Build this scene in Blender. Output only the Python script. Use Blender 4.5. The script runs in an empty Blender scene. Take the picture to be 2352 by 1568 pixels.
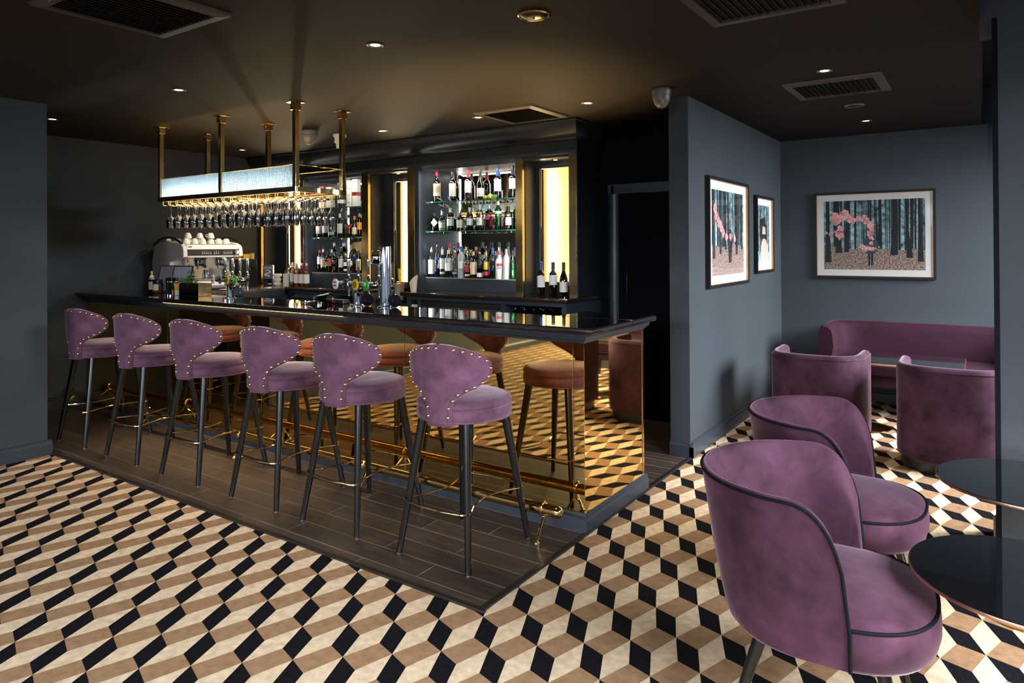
import bpy, bmesh, math, random
from mathutils import Matrix, Vector
random.seed(7)
PI = math.pi
S = bpy.context.scene
COL = S.collection

# ------------------------------------------------------------------ camera
F_PX, YAW, PITCH, ROLL, PPY = 1587.395, math.radians(34.37182), math.radians(.29945), math.radians(-.32037), 556.853
Rv = Vector((math.cos(YAW), math.sin(YAW), 0))
Fv = Vector((-math.sin(YAW) * math.cos(PITCH), math.cos(YAW) * math.cos(PITCH), math.sin(PITCH)))
Uv = Rv.cross(Fv)
c_, s_ = math.cos(ROLL), math.sin(ROLL)
Rr, Ur = Rv * c_ + Uv * s_, Uv * c_ - Rv * s_
cam = bpy.data.objects.new('camera', bpy.data.cameras.new('camera'))
COL.objects.link(cam)
cam.data.sensor_width = 36
cam.data.lens = F_PX / 2352 * 36
cam.data.shift_y = -(784 - PPY) / 2352
cam.data.clip_start = .02
m = Matrix.Identity(4)
for i in range(3):
    m[i][0], m[i][1], m[i][2] = Rr[i], Ur[i], -Fv[i]
m.translation = Vector((0, 0, 1.5))
cam.matrix_world = m
S.camera = cam
S.view_settings.view_transform = 'Standard'
S.view_settings.look = 'None'
S.view_settings.gamma = 1
S.view_settings.exposure = 0.0
S.cycles.use_denoising = True
S.cycles.max_bounces = 12
S.cycles.diffuse_bounces = 4
S.cycles.glossy_bounces = 6
S.cycles.transmission_bounces = 8
S.cycles.transparent_max_bounces = 24
S.cycles.sample_clamp_indirect = 8
S.cycles.blur_glossy = .3
S.cycles.caustics_reflective = True
S.cycles.caustics_refractive = False

# ------------------------------------------------------------------ world and big lights
w = bpy.data.worlds.new('world'); S.world = w; w.use_nodes = True
bg = w.node_tree.nodes['Background']
bg.inputs[0].default_value = (.55, .68, .9, 1); bg.inputs[1].default_value = .6

def lamp(name, kind, loc, energy, color, size=None, size_y=None, direction=(0, 0, -1), spot=None, blend=.5, radius=None, spread=None):
    d = bpy.data.lights.new(name, kind)
    d.energy = energy; d.color = color
    if kind == 'AREA':
        d.shape = 'RECTANGLE'; d.size = size; d.size_y = size_y or size
        if spread: d.spread = spread
    if kind == 'SPOT':
        d.spot_size = spot; d.spot_blend = blend
    if radius is not None and kind != 'AREA': d.shadow_soft_size = radius
    o = bpy.data.objects.new(name, d); COL.objects.link(o)
    o.location = loc
    o.rotation_euler = Vector(direction).to_track_quat('-Z', 'Y').to_euler()
    return o
DAY = (.86, .93, 1.0)
# daylight through the windows of the right wall (two bays) and of the wall behind the camera
lamp('daylight', 'AREA', (4.3, .3, 4.1), 3100, DAY, 6.5, 3.2, (-1, 0, -.75))
lamp('daylight', 'AREA', (4.3, 6.1, 3.4), 2500, DAY, 3.6, 2.8, (-1, 0, -.5))
lamp('daylight', 'AREA', (-4.2, -7.0, 4.3), 2300, DAY, 5.0, 3.6, (.0, 1, -.6))
lamp('daylight', 'AREA', (.4, -7.0, 3.4), 1700, DAY, 3.6, 3.2, (-.1, 1, -.6))

# ------------------------------------------------------------------ helpers
def lin(h):
    h = h.lstrip('#'); out = []
    for i in (0, 2, 4):
        c = int(h[i:i+2], 16) / 255
        out.append(c / 12.92 if c <= .04045 else ((c + .055) / 1.055) ** 2.4)
    return tuple(out) + (1,)

class MB:
    def __init__(s): s.v = []; s.f = []; s.m = []; s.sm = []
    def add(s, vs, fs, m=0, smooth=False):
        o = len(s.v); s.v += [tuple(p) for p in vs]
        for f in fs: s.f.append([i + o for i in f]); s.m.append(m); s.sm.append(smooth)
    def bx(s, x0, x1, y0, y1, z0, z1, m=0):
        v = [(x, y, z) for z in (z0, z1) for y in (y0, y1) for x in (x0, x1)]
        s.add(v, [(0, 2, 3, 1), (4, 5, 7, 6), (0, 1, 5, 4), (2, 6, 7, 3), (0, 4, 6, 2), (1, 3, 7, 5)], m)
    def box(s, c, size, rot=None, m=0):
        a, b, d = [k / 2 for k in size]
        v = [Vector((x, y, z)) for z in (-d, d) for y in (-b, b) for x in (-a, a)]
        if rot is not None: v = [rot @ p for p in v]
        c = Vector(c)
        s.add([p + c for p in v], [(0, 2, 3, 1), (4, 5, 7, 6), (0, 1, 5, 4), (2, 6, 7, 3), (0, 4, 6, 2), (1, 3, 7, 5)], m)
    def prism(s, poly, a, b, axis='z', m=0, smooth=False):
        n = len(poly)
        def P(p, t): return {'z': (p[0], p[1], t), 'y': (p[0], t, p[1]), 'x': (t, p[0], p[1])}[axis]
        v = [P(p, a) for p in poly] + [P(p, b) for p in poly]
        f = [list(range(n))[::-1], [n + i for i in range(n)]]
        s.add(v, f, m)
        s.add(v, [(i, (i + 1) % n, n + (i + 1) % n, n + i) for i in range(n)], m, smooth)
    def lathe(s, prof, n=24, c=(0, 0, 0), m=0, a0=0, a1=2 * PI, M=None):
        full = abs(a1 - a0 - 2 * PI) < 1e-6
        k = n if full else n + 1
        v = []
        for r, z in prof:
            for i in range(k):
                a = a0 + (a1 - a0) * i / n
                p = Vector((r * math.cos(a), r * math.sin(a), z))
                if M is not None: p = M @ p
                v.append((c[0] + p.x, c[1] + p.y, c[2] + p.z))
        f = []
        for j in range(len(prof) - 1):
            for i in range(n):
                i2 = (i + 1) % k if full else i + 1
                f.append((j * k + i, j * k + i2, (j + 1) * k + i2, (j + 1) * k + i))
        s.add(v, f, m, True)
    def cyl(s, p0, p1, r0, r1=None, n=16, m=0):
        r1 = r0 if r1 is None else r1
        p0, p1 = Vector(p0), Vector(p1); d = (p1 - p0); L = d.length
        q = d.to_track_quat('Z', 'Y').to_matrix()
        s.lathe([(0, 0), (r0, 0), (r1, L), (0, L)], n, tuple(p0), m, M=q)
    def tube(s, pts, r, n=8, closed=False, m=0, caps=True):
        pts = [Vector(p) for p in pts]; N = len(pts); v = []; prev = None
        for i in range(N):
            if closed: t = (pts[(i + 1) % N] - pts[i - 1])
            else: t = pts[min(i + 1, N - 1)] - pts[max(i - 1, 0)]
            t.normalize()
            if prev is None: u = t.orthogonal().normalized()
            else: u = (prev - t * prev.dot(t)).normalized()
            prev = u; w_ = t.cross(u)
            rr = r[i] if isinstance(r, (list, tuple)) else r
            for k in range(n):
                a = 2 * PI * k / n
                v.append(pts[i] + (u * math.cos(a) + w_ * math.sin(a)) * rr)
        f = []
        for i in range(N if closed else N - 1):
            j = (i + 1) % N
            for k in range(n):
                k2 = (k + 1) % n
                f.append((i * n + k, i * n + k2, j * n + k2, j * n + k))
        s.add(v, f, m, True)
        if caps and not closed:
            s.add(v, [list(range(n))[::-1], [(N - 1) * n + k for k in range(n)]], m)
    def sphere(s, c, r, n=12, m=0, sz=1):
        s.lathe([(r * math.sin(PI * i / (n // 2 + 2)), -r * sz * math.cos(PI * i / (n // 2 + 2))) for i in range(n // 2 + 3)], n, c, m)
    def grid(s, P, closed_u=False, m=0):
        nu, nv = len(P), len(P[0]); v = [p for row in P for p in row]; f = []
        for i in range(nu if closed_u else nu - 1):
            for j in range(nv - 1):
                i2 = (i + 1) % nu
                f.append((i * nv + j, i2 * nv + j, i2 * nv + j + 1, i * nv + j + 1))
        s.add(v, f, m, True)
    def build(s, name, mats, parent=None, bevel=0, seg=2, sharp=35, weld=True, loc=None, recalc=True, subsurf=0):
        me = bpy.data.meshes.new(name)
        me.from_pydata(s.v, [], s.f)
        if not isinstance(mats, (list, tuple)): mats = [mats]
        for k in mats: me.materials.append(k)
        for i, p in enumerate(me.polygons): p.material_index = s.m[i]; p.use_smooth = s.sm[i] or bool(bevel) or bool(subsurf)
        bm = bmesh.new(); bm.from_mesh(me)
        if weld: bmesh.ops.remove_doubles(bm, verts=bm.verts, dist=1e-5)
        if recalc: bmesh.ops.recalc_face_normals(bm, faces=bm.faces)
        if not subsurf:
            sa = math.radians(sharp)
            for e in bm.edges:
                if len(e.link_faces) == 2 and e.calc_face_angle(0) > sa: e.smooth = False
        bm.to_mesh(me); bm.free()
        o = bpy.data.objects.new(name, me); COL.objects.link(o)
        if parent is not None: o.parent = parent
        if loc is not None: o.location = loc
        if bevel:
            b = o.modifiers.new('bevel', 'BEVEL'); b.width = bevel; b.segments = seg; b.limit_method = 'ANGLE'; b.angle_limit = math.radians(40)
            b.harden_normals = True
        if subsurf:
            b = o.modifiers.new('subsurf', 'SUBSURF'); b.levels = subsurf; b.render_levels = subsurf
        return o

def tag(o, label, cat, group=None, kind=None):
    o['label'] = label; o['category'] = cat
    if group: o['group'] = group
    if kind: o['kind'] = kind
    return o
def struct(o, label=None, cat=None):
    o['kind'] = 'structure'
    if label: o['label'] = label
    o['category'] = cat or o.name.split('_')[0].split('.')[0]
    return o
def thing(name, label, cat, loc=(0, 0, 0), rz=0, group=None):
    o = bpy.data.objects.new(name, None); COL.objects.link(o)
    o.empty_display_size = .05
    o.location = loc; o.rotation_euler = (0, 0, rz)
    return tag(o, label, cat, group)
def dup(root, loc, rz=None, label=None, group=None):
    r = root.copy(); COL.objects.link(r); r.location = loc
    if rz is not None: r.rotation_euler = (0, 0, rz)
    if label: r['label'] = label
    if group: r['group'] = group
    for ch in list(root.children):
        c = ch.copy(); COL.objects.link(c); c.parent = r
        for g in list(ch.children):
            d = g.copy(); COL.objects.link(d); d.parent = c
    return r
def ccurve(pts, n=8, closed=False):
    P = [Vector(p) for p in pts]; N = len(P); out = []
    for i in range(N if closed else N - 1):
        if closed: a, b, c, d = P[i - 1], P[i], P[(i + 1) % N], P[(i + 2) % N]
        else: a, b, c, d = P[max(i - 1, 0)], P[i], P[i + 1], P[min(i + 2, N - 1)]
        for k in range(n):
            t = k / n
            out.append(.5 * ((2 * b) + (c - a) * t + (2 * a - 5 * b + 4 * c - d) * t * t + (3 * b - a - 3 * c + d) * t ** 3))
    if not closed: out.append(P[-1])
    return out

# ------------------------------------------------------------------ materials
def mat(name, col, rough=.5, metal=0, coat=0, sheen=0, sheen_col=None, spec=.5, noise=None, bump=None, emit=None, emit_s=0, sheen_r=.4, coat_r=.03):
    m = bpy.data.materials.new(name); m.use_nodes = True
    nt = m.node_tree; b = nt.nodes['Principled BSDF']
    col = lin(col) if isinstance(col, str) else tuple(col) + ((1,) if len(col) == 3 else ())
    b.inputs['Base Color'].default_value = col
    b.inputs['Roughness'].default_value = rough; b.inputs['Metallic'].default_value = metal
    b.inputs['Coat Weight'].default_value = coat; b.inputs['Coat Roughness'].default_value = coat_r
    b.inputs['Specular IOR Level'].default_value = spec
    if sheen:
        b.inputs['Sheen Weight'].default_value = sheen; b.inputs['Sheen Roughness'].default_value = sheen_r
        b.inputs['Sheen Tint'].default_value = sheen_col or col
    if emit:
        b.inputs['Emission Color'].default_value = lin(emit); b.inputs['Emission Strength'].default_value = emit_s
    tc = nt.nodes.new('ShaderNodeTexCoord')
    if noise:   # (scale, amount, detail, second colour)
        n = nt.nodes.new('ShaderNodeTexNoise'); n.inputs['Scale'].default_value = noise[0]; n.inputs['Detail'].default_value = noise[2] if len(noise) > 2 else 4
        nt.links.new(tc.outputs['Object'], n.inputs['Vector'])
        r = nt.nodes.new('ShaderNodeMapRange'); r.inputs[1].default_value = .3; r.inputs[2].default_value = .7
        if sheen and 'velvet' in name: r.inputs[1].default_value = .32; r.inputs[2].default_value = .70; n.inputs['Distortion'].default_value = .25; n.inputs['Roughness'].default_value = .66
        nt.links.new(n.outputs['Fac'], r.inputs[0])
        mx = nt.nodes.new('ShaderNodeMix'); mx.data_type = 'RGBA'
        c2 = noise[3] if len(noise) > 3 else None
        k = noise[1]
        mx.inputs[6].default_value = tuple(min(1, v * (1 - k)) for v in col[:3]) + (1,)
        mx.inputs[7].default_value = (lin(c2) if c2 else tuple(min(1, v * (1 + k)) for v in col[:3]) + (1,))
        nt.links.new(r.outputs[0], mx.inputs[0]); nt.links.new(mx.outputs[2], b.inputs['Base Color'])
    if bump:    # (scale, strength, distance)
        n = nt.nodes.new('ShaderNodeTexNoise'); n.inputs['Scale'].default_value = bump[0]; n.inputs['Detail'].default_value = 3
        nt.links.new(tc.outputs['Object'], n.inputs['Vector'])
        bp = nt.nodes.new('ShaderNodeBump'); bp.inputs['Strength'].default_value = bump[1]; bp.inputs['Distance'].default_value = bump[2]
        nt.links.new(n.outputs['Fac'], bp.inputs['Height']); nt.links.new(bp.outputs[0], b.inputs['Normal'])
    return m
def tglass(name, tint, refl=1.0, ior=1.5, rough=0.0, body=0.0):
    """thin coloured glass: fresnel mix of a tinted transparent and a sharp gloss"""
    m = bpy.data.materials.new(name); m.use_nodes = True; nt = m.node_tree; nt.nodes.clear()
    out = nt.nodes.new('ShaderNodeOutputMaterial'); tr = nt.nodes.new('ShaderNodeBsdfTransparent'); gl = nt.nodes.new('ShaderNodeBsdfGlossy')
    fr = nt.nodes.new('ShaderNodeFresnel'); mx = nt.nodes.new('ShaderNodeMixShader')
    tr.inputs[0].default_value = lin(tint) if isinstance(tint, str) else tuple(tint) + (1,)
    gl.inputs['Roughness'].default_value = rough; gl.inputs[0].default_value = (refl, refl, refl, 1); fr.inputs[0].default_value = ior
    base = tr
    if body > 0:
        df = nt.nodes.new('ShaderNodeBsdfDiffuse'); df.inputs[0].default_value = tr.inputs[0].default_value
        m2 = nt.nodes.new('ShaderNodeMixShader'); m2.inputs[0].default_value = body
        nt.links.new(tr.outputs[0], m2.inputs[1]); nt.links.new(df.outputs[0], m2.inputs[2]); base = m2
    nt.links.new(fr.outputs[0], mx.inputs[0]); nt.links.new(base.outputs[0], mx.inputs[1]); nt.links.new(gl.outputs[0], mx.inputs[2])
    nt.links.new(mx.outputs[0], out.inputs[0])
    return m

WALL = mat('wall_paint', (.037, .043, .050), .6, noise=(1.6, .06, 3), bump=(180, .08, .002), spec=.25)
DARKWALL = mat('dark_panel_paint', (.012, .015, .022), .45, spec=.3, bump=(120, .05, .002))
JOINERY = mat('joinery_paint', (.028, .034, .046), .38, spec=.45)
SHADEWALL = mat('black_wall_paint', (.004, .0045, .006), .9, spec=.05)  # near-black colour holds the corridor's shade, for door and wall
CEIL = mat('ceiling_paint', (.017, .0125, .0098), .7, spec=.2, bump=(160, .05, .002))
BRASSM = mat('mirror_brass', (.86, .60, .24), .03, 1.0, bump=(2.2, .02, .004))
BRASS = mat('polished_brass', (.80, .56, .24), .14, 1.0)
BRASSD = mat('aged_brass', (.62, .47, .24), .2, 1.0, noise=(7, .3, 5), bump=(6, .05, .004))
GOLDP = mat('ring_brass', (.85, .62, .28), .1, 1.0)
COPPER = mat('copper_rim', (.62, .36, .24), .28, 1.0)
CHROME = mat('chrome', (.75, .77, .8), .06, 1.0)
STEEL = mat('brushed_steel', (.42, .42, .42), .28, 1.0)
BLACKG = mat('black_gloss_stone', (.007, .006, .007), .045, coat=.6, spec=.7)
BLACKE = mat('worktop_edge', (.010, .008, .009), .16, coat=.6, spec=.6)
BLACKM = mat('black_satin', (.008, .008, .009), .3, spec=.5)
LEGB = mat('black_stained_wood', (.005, .0045, .005), .24, spec=.45)
BLACKT = mat('black_glass_top', (.004, .004, .005), .02, coat=1, spec=.6)
PIPING = mat('black_piping', (.004, .004, .006), .75, spec=.1)
VELVET = mat('mauve_velvet', (.110, .048, .082), .75, sheen=.8, sheen_col=(.76, .62, .72, 1), noise=(6, .55, 8), bump=(14, .12, .01), spec=.12, sheen_r=.35)
VELVET2 = mat('plum_velvet', (.054, .020, .036), .75, sheen=.36, sheen_col=(.74, .54, .66, 1), noise=(5, .6, 9), bump=(10, .12, .012), spec=.12, sheen_r=.35)
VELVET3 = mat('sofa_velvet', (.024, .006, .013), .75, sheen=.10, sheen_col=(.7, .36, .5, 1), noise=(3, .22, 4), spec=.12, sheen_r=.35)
WHITE = mat('white_enamel', (.78, .76, .74), .25, coat=.3)
WHITEC = mat('white_china', (.8, .77, .72), .2, coat=.4)
PAPER = mat('paper_label', (.74, .71, .66), .6)
CREAM = mat('cream_label', (.72, .60, .40), .6)
REDM = mat('red_foil', (.45, .015, .03), .35)
BLUEM = mat('blue_print', (.02, .07, .3), .4)
DBLUE = mat('navy_card', (.012, .025, .10), .35)
YELM = mat('yellow_print', (.75, .48, .02), .4)
ORANM = mat('orange_print', (.6, .17, .02), .45)
GREENM = mat('green_print', (.05, .32, .05), .4)
GREYM = mat('grey_print', (.3, .3, .32), .4)
PINKM = mat('pink_print', (.55, .02, .2), .4)
CORK = mat('cork', (.45, .25, .1), .8, noise=(60, .3))
INK = mat('black_ink', (.01, .01, .012), .5)
WHITEINK = mat('white_ink', (.8, .8, .8), .5)
WINE = mat('dark_wine_glass', (.006, .004, .005), .03, coat=.8, spec=.8)
RIM = mat('lamp_rim', (.25, .22, .2), .35, .6)
LAMPON = mat('lit_lamp', '#fff0d8', .4, emit='#ffd9a0', emit_s=9)
LEDMAT = mat('light_panel', (.8, .66, .38), .7)
MIRROR = mat('silver_mirror', (.82, .84, .85), .01, 1.0)
GLASS = tglass('clear_glass', (.93, .95, .95), 1.0, 1.5)
STEMG = tglass('stemware_glass', (.90, .91, .92), 1.0, 2.0)
SHELFG = tglass('green_shelf_glass', (.55, .78, .68), 1.0, 1.5)
SHELFE = tglass('green_shelf_edge', (.04, .2, .14), 1.0, 1.5, body=.5)
PANE = tglass('picture_glazing', (.97, .97, .97), .8, 1.45)
PANE2 = tglass('museum_glazing', (.97, .97, .97), .6, 1.15)
def wood_floor():
    m = bpy.data.materials.new('dark_wood_planks'); m.use_nodes = True; nt = m.node_tree; b = nt.nodes['Principled BSDF']
    tc = nt.nodes.new('ShaderNodeTexCoord'); mp = nt.nodes.new('ShaderNodeMapping'); br = nt.nodes.new('ShaderNodeTexBrick')
    mp.inputs['Location'].default_value = (.3, .002, 0)
    nt.links.new(tc.outputs['Object'], mp.inputs[0]); nt.links.new(mp.outputs[0], br.inputs['Vector'])
    br.inputs['Scale'].default_value = 1; br.inputs['Brick Width'].default_value = .92; br.inputs['Row Height'].default_value = .138
    br.inputs['Mortar Size'].default_value = .0028; br.inputs['Mortar Smooth'].default_value = .1
    br.inputs['Color1'].default_value = (.033, .0225, .018, 1); br.inputs['Color2'].default_value = (.052, .036, .027, 1); br.inputs['Mortar'].default_value = (.17, .13, .10, 1)
    br.offset = .37
    mp2 = nt.nodes.new('ShaderNodeMapping'); mp2.inputs['Scale'].default_value = (2.2, 22, 1); nt.links.new(tc.outputs['Object'], mp2.inputs[0])
    n = nt.nodes.new('ShaderNodeTexNoise'); n.inputs['Scale'].default_value = 1.6; n.inputs['Detail'].default_value = 6; nt.links.new(mp2.outputs[0], n.inputs[0])
    mr = nt.nodes.new('ShaderNodeMapRange'); mr.inputs[1].default_value = .3; mr.inputs[2].default_value = .75; mr.inputs[3].default_value = .65; mr.inputs[4].default_value = 1.45
    nt.links.new(n.outputs['Fac'], mr.inputs[0])
    mx = nt.nodes.new('ShaderNodeMix'); mx.data_type = 'RGBA'; mx.blend_type = 'MULTIPLY'; mx.inputs[0].default_value = 1
    nt.links.new(br.outputs['Color'], mx.inputs[6]); nt.links.new(mr.outputs[0], mx.inputs[7]); nt.links.new(mx.outputs[2], b.inputs['Base Color'])
    b.inputs['Roughness'].default_value = .36; b.inputs['Specular IOR Level'].default_value = .5
    bp = nt.nodes.new('ShaderNodeBump'); bp.inputs['Strength'].default_value = .25; bp.inputs['Distance'].default_value = .002
    nt.links.new(n.outputs['Fac'], bp.inputs['Height']); nt.links.new(bp.outputs[0], b.inputs['Normal'])
    return m
WOOD = wood_floor()
CARP = [mat('carpet_' + n, c, .95, spec=.05, noise=(s, k, 6), bump=(420, .6, .003)) for n, c, s, k in
        (('charcoal', (.0075, .0065, .0085), 60, .35), ('brown', (.29, .170, .092), 26, .17), ('cream', (.61, .465, .315), 28, .2))]

# ------------------------------------------------------------------ room shell
H = 2.558
def carpet():
    O = (-1.59885, 3.47224); A = (.138046, .113792); Bv = (.01219, -.277973); e1 = (.09709, -.03088); e2 = (.059246, -.138945)
    mb = MB(); Z = 0
    def W(i, j, e=(0, 0)): return (O[0] + i * A[0] + j * Bv[0] + e[0], O[1] + i * A[1] + j * Bv[1] + e[1], Z)
    det = A[0] * Bv[1] - A[1] * Bv[0]
    for i in range(-60, 60):
        for j in range(-60, 70):
            x, y, _ = W(i, j)
            if not (-7.6 < x < 1.9 and -3.9 < y < 8.3): continue
            a, t1, t2 = W(i, j), W(i, j, e1), W(i, j, e2)
            mb.add([a, t1, W(i + 1, j + 1), t2], [(0, 3, 2, 1)], 0)
            mb.add([a, t1, W(i + 1, j), W(i, j - 1, e2)], [(0, 1, 2, 3)], 1)
            mb.add([a, t2, W(i, j + 1), W(i - 1, j, e1)], [(0, 3, 2, 1)], 2)
    return mb.build('floor', CARP, recalc=False)
fl = struct(carpet(), 'patterned carpet of cream, brown and black tumbling blocks', 'floor')
for p in fl.data.polygons:
    pass
mb = MB(); mb.bx(-8, 2, -4.2, 8.5, -.12, -.012)
struct(mb.build('floor', BLACKM), 'subfloor below the carpet', 'floor')

mb = MB(); mb.bx(-7.2, -1.735, 2.285, 5.575, -.01, .005)
struct(mb.build('floor', WOOD), 'dark wood plank floor around the bar', 'floor')
mb = MB()
mb.bx(-5.66, -1.70, 2.263, 2.2855, -.01, .011); mb.bx(-1.7345, -1.708, 2.2855, 4.74, -.01, .011)
struct(mb.build('trim_1', mat('floor_edge_strip', (.05, .045, .042), .3, .7), bevel=.003), 'slim dark metal strip where planks meet the carpet', 'trim')

mb = MB()
mb.bx(-7.5, -.015, -4, 7.8, H, H + .12)
struct(mb.build('ceiling', CEIL), 'dark ceiling', 'ceiling')
mb = MB(); mb.bx(-.015, 1.9, -4, 7.8, 2.92, 3.04)
struct(mb.build('ceiling', CEIL), 'raised ceiling over the window bays', 'ceiling')
mb = MB(); mb.bx(-.015, .0495, 3.97, 4.36, H, 2.92)
struct(mb.build('wall_beam', WALL), 'beam crossing the window bays above the column', 'wall')
mb = MB(); mb.bx(-.015, -.005, -4, 3.97, H + .12, 2.92); mb.bx(-.015, -.005, 4.36, 7.8, H + .12, 2.92)
struct(mb.build('wall_bulkhead', WALL), 'bulkhead face between the two ceiling heights', 'wall')

SK = [(0, 0), (.024, 0), (.024, .078), (.018, .088), (.012, .094), (.012, .103), (0, .108)]
def skirting(name, p0, p1, nrm, label, mt=None):
    """profile swept from p0 to p1 along the wall foot; nrm points into the room"""
    mb = MB(); n = len(SK)
    v = [(p[0] + nrm[0] * a, p[1] + nrm[1] * a, b) for p in (p0, p1) for a, b in SK]
    mb.add(v, [list(range(n)), [n + i for i in range(n)][::-1]])
    mb.add(v, [(i, (i + 1) % n, n + (i + 1) % n, n + i) for i in range(n)])
    o = mb.build(name, mt or JOINERY, sharp=50); struct(o, label, 'baseboard'); return o

mb = MB(); mb.bx(-7.4, -5.655, -4, 2.25, 0, H)
struct(mb.build('wall_left_front', WALL), 'dark blue-grey wall end at the left edge', 'wall')
skirting('baseboard_left_front', (-5.655, -4), (-5.655, 2.274), (1, 0), 'moulded baseboard of the wall at the left edge')
mb = MB(); mb.bx(-7.4, -7.204, 2.25, 5.7, 0, H)
struct(mb.build('wall_left', WALL), 'dark wall behind the coffee machine', 'wall')
skirting('baseboard_left', (-7.2, 2.25), (-7.2, 3.17), (1, 0), 'moulded baseboard of the far left wall')
mb = MB(); mb.bx(-7.4, -1.8, 5.575, 5.75, 0, H)
struct(mb.build('wall_door', SHADEWALL), 'wall with the service door, corridor shade painted into its colour', 'wall')
mb = MB(); mb.bx(-1.872, -1.728, 4.743, 7.42, 0, H)
struct(mb.build('wall_pictures', WALL), 'dark grey-blue wall with two framed pictures', 'wall')
mb = MB(); mb.bx(-1.95, .03, 7.42, 7.56, 0, H)
struct(mb.build('wall_back', WALL), 'dark grey-blue wall behind the sofa', 'wall')
mb = MB(); mb.bx(-.05, 1.8, 7.62, 7.76, 0, 2.92)
struct(mb.build('wall_bay_back', WALL), 'end wall of the far window bay', 'wall')
skirting('baseboard_pictures', (-1.728, 4.719), (-1.728, 7.42), (1, 0), 'moulded baseboard below the two pictures')
skirting('baseboard_wall_end', (-1.872, 4.743), (-1.704, 4.743), (0, -1), 'short moulded baseboard on the wall end beside the doorway')
skirting('baseboard_back', (-1.728, 7.42), (.03, 7.42), (0, -1), 'dark baseboard behind the sofa')
mb = MB(); mb.bx(.05, 1.7, 3.97, 4.36, 0, 2.92)
struct(mb.build('wall_column', WALL), 'grey-blue column at the right edge', 'wall')
mb = MB(); mb.bx(.034, .056, 3.958, 3.969, .11, 2.56)
struct(mb.build('trim_2', PIPING), 'black vertical corner strip of the column', 'trim')
skirting('baseboard_column', (.05, 3.946), (.05, 4.384), (-1, 0), 'baseboard on the side of the column')
skirting('baseboard_column_front', (.026, 3.97), (1.6, 3.97), (0, -1), 'baseboard on the front of the column')
# right wall with its windows, and the wall behind the camera with its windows
def wall_windows(axis, at, thick, a0, a1, wins, z0, z1, top, name, label):
    mb = MB()
    def bx(u0, u1, c0, c1):
        if u1 - u0 < 1e-4 or c1 - c0 < 1e-4: return
        if axis == 'x': mb.bx(at, at + thick, u0, u1, c0, c1)
        else: mb.bx(u0, u1, at - thick, at, c0, c1)
    u = a0
    for w0, w1 in wins:
        bx(u, w0, 0, top); bx(w0, w1, 0, z0); bx(w0, w1, z1, top); u = w1
    bx(u, a1, 0, top)
    return struct(mb.build(name, WALL), label, 'wall')
RW = [(-2.6, -.2), (.2, 3.1), (4.6, 7.4)]
wall_windows('x', 1.5, .14, -4, 7.8, RW, .78, 2.5, 3.0, 'wall_right', 'wall with the tall street windows')
FW = [(-5.3, -2.4), (-1.5, 1.2)]
wall_windows('y', -3.5, .14, -7.4, 1.6, FW, .6, 2.45, 3.0, 'wall_front', 'wall with windows facing the bar')
for k, (a, b) in enumerate(RW):
    mb = MB()
    for z in (.78, 1.62, 2.46): mb.bx(1.54, 1.58, a, b, z, z + .04)
    for y in (a, (a + b) / 2 - .02, b - .04): mb.bx(1.54, 1.58, y, y + .04, .78, 2.5)
    struct(mb.build('window_%d' % (k + 1), BLACKM), 'dark framed window in the right wall', 'window')
for k, (a, b) in enumerate(FW):
    mb = MB()
    for z in (.6, 1.5, 2.41): mb.bx(a, b, -3.58, -3.54, z, z + .04)
    for x in (a, (a + b) / 2 - .02, b - .04): mb.bx(x, x + .04, -3.58, -3.54, .6, 2.45)
    struct(mb.build('window_%d' % (k + 4), BLACKM), 'dark framed window in the front wall', 'window')

# service door
d = thing('door_1', 'door with a curved pull handle beyond the bar, corridor shade painted into its colour', 'door', (-2.66, 5.575, 0)); d['kind'] = 'structure'
mb = MB(); mb.bx(0, .76, -.012, -.002, .01, 1.95)
mb.build('door_leaf', SHADEWALL, d, bevel=.003)
mb = MB()
mb.prism([(-.10, 0), (-.10, -.012), (-.07, -.03), (-.045, -.03), (-.025, -.018), (-.006, -.02), (-.006, 0)], 0, 2.03, 'z')
mb.bx(-.10, .78, -.03, -.002, 1.955, 2.04)
mb.build('door_frame', JOINERY, d, bevel=.002)
mb = MB(); mb.tube(ccurve([(.09, -.012, 1.02), (.09, -.045, 1.06), (.092, -.055, 1.16), (.09, -.045, 1.26), (.09, -.012, 1.3)], 6), .008)
mb.build('door_handle', BLACKM, d)

# ------------------------------------------------------------------ bar counter
bar = thing('bar_counter', 'long bar clad in mirror-polished brass with a dark blue plinth and cornice', 'bar', (-4.47, 3.2, 0))
def L(mb_, name, mats, parent, off, **k):
    """build a part drawn in world coordinates under a thing standing at off"""
    mb_.v = [(a - off[0], b - off[1], c - off[2]) for a, b, c in mb_.v]
    return mb_.build(name, mats, parent, **k)
BO = (-4.47, 3.2, 0)
mb = MB(); mb.bx(-7.2, -1.76, 3.215, 3.25, .02, 1.0); mb.bx(-1.79, -1.76, 3.215, 3.93, .02, 1.0); mb.bx(-2.1, -1.76, 3.88, 3.93, .02, 1.0)
L(mb, 'carcass', JOINERY, bar, BO)
PL = [(0, 0), (-.03, 0), (-.03, .068), (-.022, .076), (-.024, .09), (-.012, .1), (0, .1)]
mb = MB()   # mitred plinth: front run, end run
def run(mb, prof, z0=0):
    n = len(prof)
    v = [(-7.2, 3.205 + a, b + z0) for a, b in prof] + [(-1.746 - a, 3.205 + a, b + z0) for a, b in prof] + [(-1.746 - a, 3.985, b + z0) for a, b in prof]
    mb.add(v, [list(range(n)), [2 * n + i for i in range(n)][::-1]])
    mb.add(v, [(k * n + i, k * n + (i + 1) % n, (k + 1) * n + (i + 1) % n, (k + 1) * n + i) for k in range(2) for i in range(n)])
run(mb, PL); L(mb, 'plinth', JOINERY, bar, BO, sharp=50)
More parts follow.
